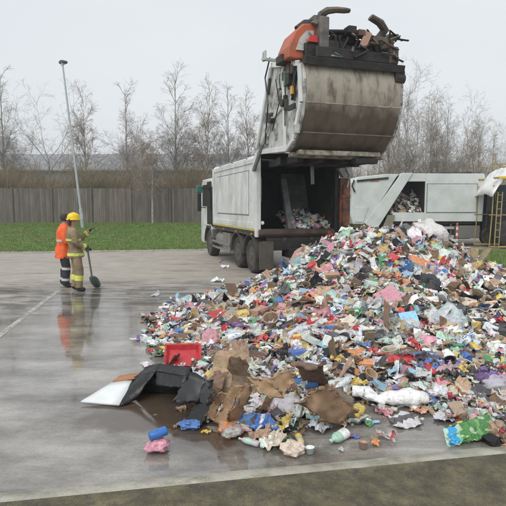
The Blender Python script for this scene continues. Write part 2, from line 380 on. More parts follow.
mb = MB(); mb.box(-38, -.03, -.25, 6, .05, -.004); mb.build('gravel_board', wall_m, fe)

# ------------------------------------------------------------------ trees
bark_pale = mat('pale_birch_bark', (.36, .34, .30), .8, var=.2, scale=4, dirt=(.06, .055, .05), damt=.8, dscale=5, stretch=(1, 1, .5))
bark_dark = mat('brown_bark', (.25, .225, .19), .8, var=.25, scale=4)
twig_m = mat('bare_twigs', (.27, .22, .17), .8, var=.25, scale=1)
twig_grey = mat('grey_bare_twigs', (.32, .295, .27), .8, var=.25, scale=1)
def rot_about(v, ax, a): return Matrix.Rotation(a, 3, ax) @ v
def make_tree(name, seed, H, mode, parent_loc=(0, 0, 0), tm=twig_m, bk=bark_pale, nb=26):
    rt = random.Random(seed); root = empty(name, parent_loc)
    tr = MB(); cr_ = MB()
    pts = [Vector((0, 0, -.3))]; n = 12; dx, dy = rt.uniform(-.03, .03), rt.uniform(-.03, .03)
    for i in range(1, n+1):
        dx += rt.uniform(-.02, .02); dy += rt.uniform(-.02, .02)
        pts.append(pts[-1]+Vector((dx, dy, 1))*(H/n))
    r0 = H*.0095
    top = n if mode != 'spread' else int(n*.55)
    tr.tube(pts[:top+1], [max(.012, r0*(1-i/(n+.5))) for i in range(top+1)], 7)
    def at(t):
        k = t*n; i = min(n-1, int(k)); return pts[i].lerp(pts[i+1], k-i)
    def branch(p, d, ln, r, lvl):
        seg = 5 if lvl < 2 else 3; q = [p.copy()]; dd = d.copy()
        for i in range(seg):
            dd = (dd+Vector((rt.uniform(-.16, .16), rt.uniform(-.16, .16), rt.uniform(-.10, .14) if lvl < 2 else rt.uniform(-.34, .10)))).normalized()
            q.append(q[-1]+dd*ln/seg)
        cr_.tube(q, [max(.0034, r*(1-i/(seg+.3))) for i in range(seg+1)], 4 if lvl < 1 else 3, caps=False)
        if lvl >= 3: return
        nk = ({0: 7, 1: 6, 2: 5} if mode == 'birch' else {0: 7, 1: 5, 2: 4})[lvl]
        for k in range(nk):
            t = rt.uniform(.25, 1.0); kk = t*seg; i = min(seg-1, int(kk)); pp = q[i].lerp(q[i+1], kk-i)
            bd = (q[i+1]-q[i]).normalized(); ax = bd.cross(Vector((rt.uniform(-1, 1), rt.uniform(-1, 1), rt.uniform(-1, 1)))).normalized()
            branch(pp, rot_about(bd, ax, R(rt.uniform(22, 48))), ln*rt.uniform(.38, .6)*(1.15-t*.4), r*.5, lvl+1)
    for k in range(nb):
        t = rt.uniform(.22, .97) if mode == 'birch' else (rt.uniform(.15, .55) if mode == 'spread' else rt.uniform(.12, .85))
        az = rt.uniform(0, 2*math.pi)
        up = R(rt.uniform(44, 62)+16*t) if mode == 'birch' else R(rt.uniform(40, 75))
        if mode == 'birch': ln = H*(.10+.17*(1-t))*rt.uniform(.75, 1.15)
        elif mode == 'spread': ln = H*.48*rt.uniform(.7, 1.1)
        else: ln = H*(.16+.34*(1-t))*rt.uniform(.8, 1.1); up = R(rt.uniform(56, 80))
        d = Vector((math.cos(az)*math.cos(up), math.sin(az)*math.cos(up), math.sin(up)))
        branch(at(t), d, ln, r0*.34*(1.1-t*.6), 0 if (mode != 'birch' or t < .72) else 1)
    tr.build('trunk', bk, root, smooth=True); cr_.build('crown', tm, root)
    return root
P1 = make_tree('birch_tree', 1, 12, 'birch', tm=twig_grey, nb=40)
P2 = make_tree('birch_tree', 2, 12, 'birch', tm=twig_m, nb=34)
P3 = make_tree('bare_tree', 3, 9, 'spread', tm=twig_m, bk=bark_dark, nb=13)
P4 = make_tree('bare_tree', 4, 10, 'upright', tm=twig_grey, bk=bark_dark, nb=12)
P5 = make_tree('bare_tree', 5, 10, 'upright', tm=twig_m, bk=bark_pale, nb=10)
PH = {P1: 12., P2: 12., P3: 9., P4: 10., P5: 10.}; used = set()
def plant(proto, px, top, Y, label, group, rz=0, cat='tree', base=None, squash=1.0):
    z0 = bank_h(-10, Y) if base is None else base
    p = P(px, top, Y); H = p.z-z0
    o = proto if proto not in used else copy_tree(proto); used.add(proto)
    s = H/PH[proto]; o.location = (p.x, Y, z0); o.scale = (s*squash, s*squash, s); o.rotation_euler = (0, 0, rz)
    return tag(o, label, cat, group)
bg_ = 'birches and bare trees behind the fence'
plant(P1, 0, 62, 42, 'tall bare birch at the far left, cut by the picture edge', bg_, .3)
plant(P3, 48, 92, 44, 'rounded wide-crowned bare tree between the far-left birch and the lamp post', bg_, 0, squash=1.05)
plant(P2, 84, 86, 43, 'slim bare birch just right of the leaning lamp post', bg_, 2)
plant(P1, 124, 80, 43, 'bare birch midway between the lamp post and the tallest birch', bg_, 4)
plant(P2, 139, 118, 39, 'small thin bare tree left of the trunk that stands before the fence', bg_, 5, squash=1.3)
plant(P1, 174, 66, 42, 'tallest full-crowned bare birch behind the middle of the fence', bg_, 2.4, squash=1.15)
plant(P2, 205, 78, 42, 'bare birch right of the tallest one, left of the white truck cab', bg_, 0.4)
plant(P1, 228, 84, 43, 'bare birch rising above the white truck body', bg_, 5.1)
plant(P2, 250, 92, 42, 'bare birch beside the raised tailgate, above the truck roof', bg_, 3.3)
plant(P3, 188, 122, 46, 'low spreading bare tree between the two tallest birches', bg_, 4.0)
plant(P2, 151, 132, 35.5, 'thin young tree with pale trunk standing on grass before the fence', None, 1.1, squash=1.35)
plant(P3, 16, 130, 46, 'low spreading bare tree at the left picture edge', bg_, 2.2)
fg_ = 'close-set bare trees behind the pale truck'
row = [(392, 92, P4), (401, 82, P5), (409, 88, P4), (417, 79, P5), (425, 86, P4), (433, 96, P5), (441, 101, P4), (449, 98, P5), (457, 108, P4), (465, 113, P5), (474, 120, P4), (484, 116, P5), (494, 124, P4), (504, 128, P5), (380, 100, P5), (516, 124, P4)]
ordn = ['first', 'second', 'third', 'fourth', 'fifth', 'sixth', 'seventh', 'eighth', 'ninth', 'tenth', 'eleventh', 'twelfth', 'thirteenth', 'fourteenth', 'fifteenth', 'sixteenth']
row.sort(key=lambda r: r[0])
for i, (px, top, pr) in enumerate(row):
    pr = [pr, P2, pr, P1, P3][i % 5]
    plant(pr, px, top-(4 if pr is P3 else 0), 37+(i*7 % 5)*1.3, 'bare upright grey tree behind the pale truck, %s counting right from the raised tailgate' % ordn[i], fg_, i*1.7, base=.0, squash=.85)
# scrub: mass of brown green twigs behind the fence
def scrub(name, x0, x1, y0, y1, z0, hmin, hmax, n, seed, m, lab):
    rs = random.Random(seed); mb = MB(); v = []; f = []
    for _ in range(n):
        x = rs.uniform(x0, x1); y = rs.uniform(y0, y1); h = rs.uniform(hmin, hmax)*(.85+.15*math.sin(x*.9)+.1*math.sin(x*2.3+1)); p = Vector((x, y, z0))
        d = Vector((rs.uniform(-.35, .35), rs.uniform(-.35, .35), 1)); w = rs.uniform(.008, .02)
        k = 3
        q = [p]
        for i in range(k):
            d = d+Vector((rs.uniform(-.25, .25), rs.uniform(-.25, .25), 0)); q.append(q[-1]+d*(h/k))
        a = rs.uniform(0, math.pi); u = Vector((math.cos(a), math.sin(a), 0))
        b = len(v)
        for i, s_ in enumerate(q):
            ww = w*(1-i/(k+.5)); v.append(s_-u*ww); v.append(s_+u*ww)
        for i in range(k): f.append((b+2*i, b+2*i+1, b+2*i+3, b+2*i+2))
        for t in range(5):
            s_ = q[rs.randint(1, k)]; e = s_+Vector((rs.uniform(-.5, .5), rs.uniform(-.5, .5), rs.uniform(0, .6))); b = len(v)
            v += [s_-u*.007, s_+u*.007, e]; f.append((b, b+1, b+2))
    mb.add(v, f); return tag(mb.build(name, m), lab, 'scrub', kind='stuff')
scrub_m = mat('brown_scrub_twigs', (.25, .19, .115), .8, var=.4, scale=.6, dirt=(.12, .13, .055), damt=.8, dscale=.5)
scrub('scrub', -34, 8, 38, 42.5, .6, 2.7, 4.5, 34000, 6, scrub_m, 'dense brown scrub twigs rising above the timber fence')
scrub('scrub', 3, 30, 35, 44, 0, 2.2, 6.2, 12000, 8, scrub_m, 'thicket of leafless brown stems behind the pale truck')

# ------------------------------------------------------------------ street lamp
galv = mat('galvanised_steel', (.42, .45, .47), .4, metal=.3, var=.1, scale=3)
b0 = P(83, 231, 31); b0.z = bank_h(b0.x, 31); t0 = P(62.5, 64, 31)
lp = empty('street_lamp', b0, label='tall grey street lamp leaning left, standing on grass behind the two workers', cat='street lamp')
tv = t0-b0; tv.y = .0
mb = MB(); mb.tube([(0, 0, -.2), tv*.12+Vector((0, 0, 0)), tv*.121, tv], [.105, .105, .075, .05], 14); mb.build('pole', galv, lp, smooth=True)
mb = MB(); mb.tube([tv+Vector((0, 0, -.1)), tv+Vector((-.02, 0, .12))], .07, 10); mb.build('spigot', galv, lp, smooth=True)
mb = MB(); mb.prism([(.12, -.03), (.1, .1), (-.14, .16), (-.36, .1), (-.38, .0), (-.3, -.06)], -.15, .15, 'y'); o = mb.build('lamp_head', mat('dark_lamp_head', (.06, .06, .065), .4), lp, bevel=.02)
o.location = tv+Vector((.12, 0, .08)); o.rotation_euler = (0, 0, R(-35))
mb = MB(); mb.box(-.3, -.1, -.075, -.02, .1, -.045); l = mb.build('lamp_lens', lens_m, o)
mb = MB(); mb.box(-.05, -.112, .5, .05, -.09, .95); mb.build('door_panel', galv, lp)

# ------------------------------------------------------------------ wheels
def wheel(parent, x, y, r, side, w=.3):
    """side -1: outer face towards -x"""
    s = side
    hub = MB(); hub.lathe([(.10, s*.02), (.13, s*-.02), (.13, s*-.10), (.07, s*-.14)][::1], 12, 'x', (x, y, r)); h = hub.build('wheel', rim_m, parent, smooth=True)
    ty = MB(); pr = [(r*.56, 0), (r*.62, s*.012), (r*.9, s*.02), (r*.98, s*-.03), (r, s*-.07), (r, s*-(w-.05)), (r*.97, s*-w), (r*.6, s*-w), (r*.56, s*-w)]
    ty.lathe(pr, 36, 'x', (x, y, r))
    o = ty.build('tyre', tyre_m, h, smooth=True)
    rm = MB(); rm.lathe([(r*.57, s*.004), (r*.53, s*.0), (r*.5, s*-.05), (r*.42, s*-.09), (r*.24, s*-.06), (r*.2, s*-.01), (.02, s*-.005)], 28, 'x', (x, y, r))
    for k in range(10):
        a = k*math.pi/5; rm.lathe([(.016, s*.0), (.016, s*-.08)], 6, 'x', (x+s*.012, y+math.cos(a)*r*.33, r+math.sin(a)*r*.33))
    rm.build('rim', rim_m, h, smooth=True)
    return h

# ------------------------------------------------------------------ refuse truck with raised tailgate
TY = R(18.1)
t1 = empty('refuse_truck', (.11, 14.0, 0), TY, label='white refuse truck with its soot-stained tailgate lifted high, tipping onto the heap', cat='truck')
W = 2.45; ZB, ZT = 1.30, 3.40; LB = 5.15
mb = MB()       # body shell: left side, right side, roof, front
mb.box(0, .0, ZB+.02, .09, LB, ZT-.1); mb.box(W-.09, .0, ZB+.02, W, LB, ZT-.1)
mb.prism([(0, ZT-.1), (.06, ZT), (W-.06, ZT), (W, ZT-.1), (W, ZT-.16), (0, ZT-.16)], 0, LB, 'y')
mb.box(.09, LB-.08, ZB, W-.09, LB, ZT-.16)
body = mb.build('body', white_paint, t1, bevel=.015)
mb = MB()
mb.box(-.035, .0, ZB+.02, -.002, .28, ZT-.08); mb.box(-.035, LB-.22, ZB+.02, -.002, LB, ZT-.08)
mb.box(-.03, .28, ZT-.22, -.002, LB-.22, ZT-.09); mb.box(-.03, .28, ZB+.02, -.002, LB-.22, ZB+.2)
mb.build('side_frame', white_paint, body, bevel=.01)
mb = MB(); mb.box(-.022, .75, ZB+.42, -.002, LB-.65, ZT-.42); mb.build('side_panel', white_paint, body, bevel=.012)
mb = MB()
for (y0, z0, y1, z1) in ((.72, ZB+.39, LB-.62, ZB+.415), (.72, ZT-.415, LB-.62, ZT-.39), (.72, ZB+.415, .745, ZT-.415), (LB-.645, ZB+.415, LB-.62, ZT-.415)):
    mb.box(-.006, y0, z0, -.001, y1, z1)
mb.build('panel_seam', grey_steel, body)
mb = MB(); mb.box(-.038, .02, ZB-.03, -.004, LB, ZB+.018); mb.box(-.03, .02, ZB-.07, -.004, LB, ZB-.031, 1); mb.build('reflective_strip', [yellow_stripe, chassis_m], t1)
mb = MB(); mb.box(0, 0, ZB-.17, .1, LB, ZB-.072); mb.box(W-.1, 0, ZB-.17, W, LB, ZB); mb.build('sill', chassis_m, t1)
mb = MB(); mb.tube([(-.03, 1.0, ZT-.02), (-.03, 4.2, ZT-.02)], .02, 8)
for y in (1.0, 2.6, 4.2): mb.tube([(-.03, y, ZT-.02), (.05, y, ZT-.05)], .015, 6)
mb.build('roof_rail', grey_steel, t1)
for y_ in (.4, 2.0, 3.6, 4.9):
    mb = MB(); mb.box(-.05, y_-.04, ZB-.15, -.005, y_+.04, ZB-.10); mb.build('side_marker', mat('amber_marker', (.5, .2, .02), .3), t1, bevel=.006)
mb = MB()
for k_ in range(22):
    for z_ in (ZB+.08, ZT-.15): mb.lathe([(.011, -.038), (.011, -.0405)], 6, 'x', (0, .35+k_*.2, z_))
mb.build('rivet', grey_steel, body, kind='stuff')
# inside
mb = MB(); mb.box(.092, .01, ZB-.02, .13, 4.6, ZT-.17); mb.box(W-.13, .01, ZB-.02, W-.092, 4.6, ZT-.17); mb.box(.13, .01, ZT-.21, W-.13, 4.6, ZT-.17)
mb.build('inner_lining', dark_inside, t1)
mb = MB(); mb.box(.1, .0, ZB-.1, W-.1, LB-.1, ZB-.03); mb.build('floor', dark_inside, t1)
mb = MB(); mb.prism([(2.1, ZB), (2.0, ZB+.5), (2.3, ZT-.9), (2.6, ZT-.22), (2.7, ZT-.22), (2.4, ZT-.9), (2.1, ZB+.5), (2.2, ZB)], .16, W-.16, 'x')
ep = mb.build('ejector_plate', dark_inside, t1)
mb = MB(); mb.prism([(.5, ZB-.02), (.66, ZB-.02), (1.3, ZT-.6), (1.15, ZT-.6)], 1.16, 1.34, 'x'); mb.build('ejector_brace', grey_steel, ep); mb = MB(); mb.prism([(1.3, ZB), (1.36, ZB), (1.9, ZT-.4), (1.84, ZT-.4)], 1.42, W-.2, 'x'); mb.build('ejector_face', mat('mid_grey_worn_plate', (.14, .145, .14), .5, var=.3, dirt=(.05, .045, .04), damt=.7, dscale=2), ep)
mb = MB(); mb.prism([(-.06, ZB-.2), (.1, ZB-.22), (.12, ZB-.02), (.06, ZB+.03), (-.06, ZB+.02), (-.11, ZB-.03), (-.12, ZB-.12)], 0.02, W-.02, 'x'); mb.build('rear_lip', mat('grimy_rusted_sill', (.07, .05, .04), .6, var=.4, scale=4, dirt=(.17, .085, .05), damt=.8, dscale=3.5, bump=.5, bscale=12), t1, bevel=.02)
# rear frame
mb = MB(); mb.prism([(-.06, ZB-.2), (.1, ZB-.2), (.1, ZT+.04), (-.06, ZT+.04)], -.045, .1, 'x'); mb.build('rear_post', white_paint, t1, bevel=.015)
mb = MB(); mb.box(W-.1, -.12, ZB-.2, W+.03, .1, ZT); mb.build('rear_post', blackened, t1, bevel=.02)
mb = MB(); mb.box(W+.035, -.2, ZB-.25, W+.36, .05, 2.78); mb.box(W+.1, -.24, ZB+.1, W+.27, -.203, 2.6); mb.box(W+.04, -.26, 2.2, W+.34, -.205, 2.3); mb.build('side_ram_housing', rust_orange, t1, bevel=.02)
mb = MB(); mb.prism([(W+.0, 3.3), (W+.35, 3.25), (W+.42, 2.8), (W+.1, 2.8), (W-.12, 3.1)], -.25, -.05, 'y'); mb.tube([(W+.1, -.22, 3.2), (W+.28, -.3, 2.85), (W+.2, -.28, 2.5)], .03, 6); mb.build('hinge_bracket', grimy_white, t1, bevel=.02)
mb = MB(); mb.box(0.02, -.02, ZT-.14, W, .1, ZT+.05); mb.build('rear_header', blackened, t1)
# lamp
mb = MB(); mb.lathe([(.055, 0), (.05, -.02), (.01, -.03)], 14, 'y', (.16, -.002, ZB+.2)); mb.build('work_lamp', lens_m, t1, smooth=True)
mb = MB(); mb.box(.115, -.02, 2.1, .135, .35, 2.75); mb.build('worn_patch', grey_steel, t1)
# chassis
mb = MB()
for x in (.75, 1.6): mb.box(x, -.1, .78, x+.1, 7.2, 1.08)
for y in (0.0, 1.3, 2.9, 4.4): mb.box(.3, y, .82, W-.3, y+.12, 1.1)
mb.box(.1, .3, 1.08, W-.1, 5.1, 1.19)
mb.build('chassis', chassis_m, t1, bevel=.01)
mb = MB(); mb.box(.15, -.14, .72, W-.1, .02, 1.0); mb.box(.9, -.2, .5, 1.9, .4, .78); mb.build('rear_underframe', blackened, t1, bevel=.02)
for y in (.66, 2.06, 6.02):
    r = .51 if y < 5 else .53
    wheel(t1, .06, y, r, -1); wheel(t1, W-.06, y, r, 1)
    if y < 5:
        pass
    else: pass
    mb = MB(); pr = [(y+math.cos(a)*(r+.11), r+.02+math.sin(a)*(r+.11)) for a in [math.pi*k/14*1.0 for k in range(15)]]+[(y+math.cos(a)*(r+.075), r+.02+math.sin(a)*(r+.075)) for a in [math.pi*(14-k)/14 for k in range(15)]]
    mb.prism(pr, -.02, .4, 'x'); mb.build('mudguard', chassis_m, t1, smooth=True); mb = MB(); mb.prism(pr, W-.4, W+.02, 'x'); mb.build('mudguard', chassis_m, t1, smooth=True)
for x in (.02, W-.42): mb = MB(); mb.box(x, -.16, .2, x+.42, -.13, .98); mb.build('mudflap', mat('dirty_mudflap', (.095, .08, .065), .7, dirt=(.04, .035, .03), damt=.7), t1)
mb = MB(); mb.box(.0, 2.85, .45, .5, 3.75, 1.05); mb.box(-.015, 3.2, .45, -.002, 3.24, 1.05); mb.build('tool_box', tank_m, t1, bevel=.03)
mb = MB(); mb.lathe([(.28, 3.85), (.3, 3.88), (.3, 4.82), (.28, 4.85)], 20, 'y', (.3, 0, .75)); mb.build('air_tank', tank_m, t1, smooth=True)
mb = MB(); mb.box(-.02, 2.8, .62, .01, 5.3, .7); mb.box(-.02, 2.8, .42, .01, 5.3, .5); mb.build('side_guard', grey_steel, t1)
# cab
mb = MB(); CY0 = 5.42; CY1 = 7.35
mb.prism([(CY0, .75), (CY0, 2.85), (CY0+.12, 3.02), (CY1-.35, 3.02), (CY1-.1, 2.75), (CY1, 1.9), (CY1+.02, .5), (CY1-.5, .45), (CY1-.8, 1.18), (CY0+.2, 1.18)], .0, W, 'x')
cab = mb.build('cab', white_paint, t1, bevel=.04)
mb = MB(); mb.box(-.014, CY0+.02, 1.25, -.003, CY0+.75, 2.9); mb.box(-.012, CY0+.76, 1.95, -.003, CY1-.35, 2.8); mb.build('side_window', glass_m, cab)  # first box is a large dark panel over the rear of the cab side
mb = MB(); mb.box(-.01, CY0+.4, 1.2, -.003, CY1-.3, 1.92); mb.build('door', white_paint, cab, bevel=.004)
mb = MB(); mb.box(.1, CY1-.03, 1.75, W-.1, CY1+.03, 2.75); o = mb.build('windscreen', glass_m, cab)
mb = MB(); mb.box(-.02, CY0-.06, 1.2, W, CY0-.005, 2.7); mb.build('cab_back', black_plastic, t1)
mb = MB(); mb.box(-.36, CY0+.9, 1.75, -.2, CY0+1.0, 2.45); mi = mb.build('mirror', black_plastic, t1, bevel=.03)
mb = MB(); mb.prism([(-.40, 2.47), (-.18, 2.47), (-.16, 2.72), (-.24, 2.78), (-.38, 2.76)], CY0+.84, CY0+1.05, 'y'); mb.build('mirror_shell', green_m, mi, bevel=.03)
mb = MB(); mb.tube([(.05, CY0+.95, 2.7), (-.25, CY0+.95, 2.65)], .02, 6); mb.tube([(.05, CY0+.95, 1.9), (-.25, CY0+.95, 1.9)], .02, 6); mb.build('mirror_arm', black_plastic, mi)
mb = MB(); mb.box(.0, CY0+.0, .5, .35, CY0+.25, 1.1); mb.build('cab_step', tank_m, t1, bevel=.03)

# raised tailgate. y is negative behind the truck
prof_bot = [(0.0, 3.44), (-.5, 3.36), (-1.6, 3.26), (-2.35, 3.22)]
drum = [(-2.28, 3.22), (-2.62, 3.36), (-2.9, 3.62), (-3.09, 3.95), (-3.17, 4.3), (-3.18, 4.7), (-3.1, 5.02)]
top = [(-2.3, 5.30), (-1.5, 5.52), (-1.2, 5.46), (-.62, 4.45), (-.06, 3.66)]
side = prof_bot+drum[1:]+top
mb = MB()
mb.prism(side, -.02, .05, 'x'); mb.prism(side, W-.05, W+.02, 'x')
tg = mb.build('tailgate', grimy_white, t1, bevel=.012)
# drum skin with thickness
mb = MB(); ins = [(y+.035, z+(.02 if z < 3.5 else 0)) for y, z in drum]
mb.prism(drum+ins[::-1], .052, W-.052, 'x'); mb.build('hopper_drum', drum_m, tg, smooth=True)
mb = MB(); tp = [(-3.1, 5.06)]+top; tpi = [(y+.0, z-.05) for y, z in tp]
mb.prism(tp+tpi[::-1], .052, W-.052, 'x'); mb.build('tailgate_skin', grimy_white, tg)
mb = MB(); mb.box(.06, -3.235, 4.18, W-.06, -3.19, 4.215); mb.box(.06, -2.98, 3.58, W-.06, -2.93, 3.61); mb.build('weld_seam', drum_m, tg, bevel=.006)
# side frame ribs (flanges) on the left flank
mb = MB()
def rib(p, q, w=.1, x0=-.085, x1=-.022):
    p, q = Vector((0, *p)), Vector((0, *q)); d = (q-p).normalized(); n = Vector((0, -d.z, d.y))*w/2
    v = [];
    for x in (x0, x1):
        for s_ in (p-n, q-n, q+n, p+n): v.append((x, s_.y, s_.z))
    mb.add(v, [(0, 1, 2, 3), (7, 6, 5, 4), (0, 4, 5, 1), (1, 5, 6, 2), (2, 6, 7, 3), (3, 7, 4, 0)])
rib((-3.02, 5.02), (-3.12, 4.2), .12); rib((-3.10, 4.2), (-2.75, 3.5), .12); rib((-2.75, 3.48), (-2.3, 3.27), .1)
rib((-2.3, 3.3), (-.3, 3.42), .13); rib((-.15, 3.55), (-1.25, 5.4), .12); rib((-1.3, 5.44), (-3.0, 5.05), .12)
rib((-2.2, 3.35), (-2.05, 5.2), .14, -.07); rib((-.8, 4.0), (-2.1, 4.35), .1, -.065)
mb.build('side_rib', white_paint, tg, bevel=.012)
for kk in range(4):
    mb = MB()
    if kk == 0: mb.box(-.14, -2.95, 4.1, -.09, -2.6, 4.22)
    if kk == 1: mb.box(-.13, -2.6, 4.7, -.03, -2.35, 5.0)
    if kk == 2: mb.lathe([(.09, -.15), (.09, -.03)], 14, 'x', (0, -2.2, 4.35))
    if kk == 3: mb.lathe([(.07, -.14), (.07, -.03)], 14, 'x', (0, -1.4, 4.1))
    mb.build('pivot_fitting', blackened, tg, bevel=.01)
mb = MB()
rr = random.Random(12)
for kk in range(9):
    y_ = rr.uniform(-2.9, -1.9); z_ = 3.7+rr.random()*1.4; mb.tube([(-.05, y_, z_), (-.11, y_+rr.uniform(-.2, .2), z_+rr.uniform(.2, .5)), (-.04, y_+rr.uniform(-.3, .3), min(5.1, z_+rr.uniform(.4, .8)))], .013, 5)
mb.build('hose_bundle', black_plastic, tg)
rr = random.Random(21)
for kk in range(16):
    y_ = rr.uniform(-2.95, -.9); z_ = rr.uniform(3.55, 5.1)
    if z_ > 3.6+(-y_-.1)*1.5: continue
    mb = MB(); a = rr.uniform(.03, .09); b = rr.uniform(.04, .14)
    if kk % 3: mb.box(-.10-rr.random()*.05, y_-a, z_-b, -.022, y_+a, z_+b)
    else: mb.tube([(-.06, y_, z_-b*2), (-.06, y_+rr.uniform(-.3, .1), z_+b*3)], .035, 8)
    mb.build('flank_fitting', rr.choice([grey_steel, blackened, grimy_white, chassis_m, rust_brown]), tg, bevel=.008)
mb = MB(); mb.box(-.1, -2.42, 4.72, -.025, -2.2, 5.05); mb.build('control_box', mat('green_label_box', (.1, .26, .12), .5), tg, bevel=.01)
mb = MB(); mb.box(-.12, -2.78, 4.45, -.03, -2.68, 4.62); mb.build('marker_lamp', mat('amber_lens', (.6, .3, .02), .3), tg)
mb = MB(); mb.box(.0, -2.5, 3.10, W, -2.28, 3.215); mb.box(.1, -2.72, 3.14, W-.25, -2.5, 3.25); mb.build('sealing_bar', mat('dirty_cream_bar', (.46, .43, .35), .5, dirt=(.1, .07, .05), damt=1, dscale=3.5, dlow=.38, dhigh=.62, bump=.3), tg, bevel=.02)
mb = MB()
for x in (.25, .8, 1.5, 2.1): mb.box(x, -2.25, 3.02, x+.16, -.25, 3.2)
mb.box(.1, -1.5, 3.0, W-.1, -1.3, 3.2)
mb.box(1.55, -2.7, 2.98, 2.15, -2.45, 3.1)
mb.build('packer_underside', blackened, tg, bevel=.02)
mb = MB(); mb.box(W-.2, -3.2, 4.78, W+.04, -2.85, 5.05); mb.lathe([(.12, W-.15), (.12, W+.06)], 14, 'x', (0, -3.1, 4.88)); mb.build('latch', blackened, tg, bevel=.02)
# dirt-streaked top lip of hopper
mb = MB(); mb.prism([(-3.22, 4.98), (-3.26, 5.14), (-3.05, 5.2), (-2.98, 5.08)], .0, W, 'x'); mb.build('hopper_edge', blackened, tg, bevel=.01)
# hydraulic rams from body to tailgate
def ram(parent, a, b, r1=.055, r2=.032):
    a, b = Vector(a), Vector(b); m = a.lerp(b, .52)
    x = MB(); x.tube([a, m], r1, 12); o = x.build('hydraulic_ram', grey_steel, parent, smooth=True)
    y = MB(); y.tube([m, b], r2, 10); y.build('piston_rod', chrome, o, smooth=True)
ram(t1, (-.1, -.02, 2.95), (-.1, -1.45, 4.15))
ram(t1, (W+.1, -.05, 2.95), (W+.1, -1.45, 4.15))
mb = MB(); mb.tube([(1.2, -1.0, 3.15), (1.22, -1.02, 2.55)], .05, 8); mb.build('hanging_link', grey_steel, t1, smooth=True)
mb = MB(); mb.tube([(-.12, -1.0, 3.55), (-.13, -1.25, 4.5), (-.12, -1.0, 5.2), (-.1, -1.3, 5.62)], .02, 6); mb.tube([(-.14, -1.6, 3.8), (-.12, -2.0, 4.4), (-.1, -1.7, 5.0)], .015, 6); mb.build('hydraulic_hose', black_plastic, tg)
mb = MB(); mb.box(-.35, -1.45, 5.5, .25, -1.38, 5.56); mb.box(-.3, -1.5, 5.5, -.26, -1.3, 5.72); mb.build('top_bracket', grimy_white, tg)
# bin lift, now standing on top
bl = MB(); bl.box(.1, -3.0, 5.14, W-.02, -2.3, 5.62); bl.box(.3, -3.12, 5.2, W-.1, -3.0, 5.5)
bl = bl.build('bin_lift', blackened, t1, bevel=.03)
mb = MB(); hood = [(-.26, 5.2), (-.25, 5.5), (-.1, 5.92), (.1, 6.15), (.45, 6.22), (.5, 5.2)]
mb.prism(hood, -2.9, -2.35, 'y'); mb.build('orange_hood', orange_paint, bl, bevel=.04)
mb = MB(); mb.prism([(-.08, 5.42), (.02, 5.75), (.16, 5.95), (.34, 5.97), (.34, 5.42)], -2.935, -2.905, 'y'); mb.build('hood_panel', grimy_white, bl)
mb = MB(); mb.box(.4, -3.1, 5.15, .62, -2.5, 6.3); mb.prism([(-2.95, 6.2), (-2.5, 6.2), (-2.55, 6.42), (-2.9, 6.42)], .35, .7, 'x'); mb.build('lift_post', mat('sooty_grey_steel', (.1, .095, .09), .6, var=.4, scale=5, dirt=(.25, .22, .18), damt=.5, dscale=4), bl, bevel=.03)
mb = MB(); mb.tube([(.1, -2.7, 6.05), (.25, -2.75, 6.2), (.45, -2.7, 6.25)], .14, 10); mb.build('motor_drum', blackened, bl, smooth=True)
def arm(pts, r):
    x = MB(); x.tube(pts, r, 8); x.build('comb_arm', mat_arm, bl, smooth=True)
mat_arm = mat('sooty_arm', (.085, .078, .07), .65, var=.5, scale=6, dirt=(.2, .13, .08), damt=.7, dscale=6, bump=.6, bscale=12)
arm([(.5, -2.85, 6.25), (.52, -2.95, 6.42), (.62, -3.0, 6.5), (.8, -3.05, 6.52), (1.0, -3.05, 6.53), (1.12, -3.05, 6.54)], [.09, .10, .095, .08, .075, .055]); arm([(.35, -2.9, 6.1), (.6, -2.9, 6.35)], [.12, .1])
arm([(1.95, -2.85, 5.9), (2.1, -2.95, 6.2), (1.9, -3.05, 6.33), (1.65, -3.05, 6.45)], [.1, .1, .09, .08])
arm([(2.0, -2.9, 5.8), (2.2, -3.0, 6.02), (2.4, -3.0, 6.06)], [.12, .08, .05])
mb = MB(); rr = random.Random(31)
for k in range(26):
    x = rr.uniform(.65, 2.15); z = rr.uniform(5.58, 5.95)-.1*abs(x-1.2); a = rr.uniform(.05, .16)
    mb.box(x-a, rr.uniform(-3.1, -2.8), z-a*.7, x+a, rr.uniform(-2.7, -2.4), z+a*.7)
for k in range(10):
    x = rr.uniform(.6, 2.1); mb.tube([(x, -3.05, 5.5), (x+rr.uniform(-.2, .2), -3.1, 5.8), (x+rr.uniform(-.4, .4), -2.9, 5.95)], .03, 6)
mb.tube([(.7, -2.95, 5.97), (1.3, -3.0, 6.02), (1.85, -2.95, 5.93)], .07, 8)
mb.build('lift_mechanism', blackened, bl, bevel=.015)
mb = MB(); mb.prism([(1.32, 5.58), (1.5, 5.6), (1.62, 5.95), (1.45, 6.0)], -3.17, -3.12, 'y'); mb.build('pale_guard_plate', mat('salmon_plate', (.42, .24, .18), .5), bl)
mb = MB(); mb.box(1.85, -3.05, 5.6, 2.3, -2.5, 5.98); mb.box(2.1, -3.15, 5.2, 2.35, -2.9, 5.7); mb.build('lift_gearbox', mat_arm, bl, bevel=.05)
mb = MB(); mb.box(-.32, -2.7, 5.16, -.03, -2.4, 5.4); mb.build('lift_pivot', blackened, bl, bevel=.03)
mb = MB(); mb.prism([(.15, 5.62), (.38, 5.62), (.36, 5.8), (.2, 5.78)], -3.04, -2.98, 'y'); mb.build('red_reflector', mat('red_lens', (.5, .03, .02), .3), bl)

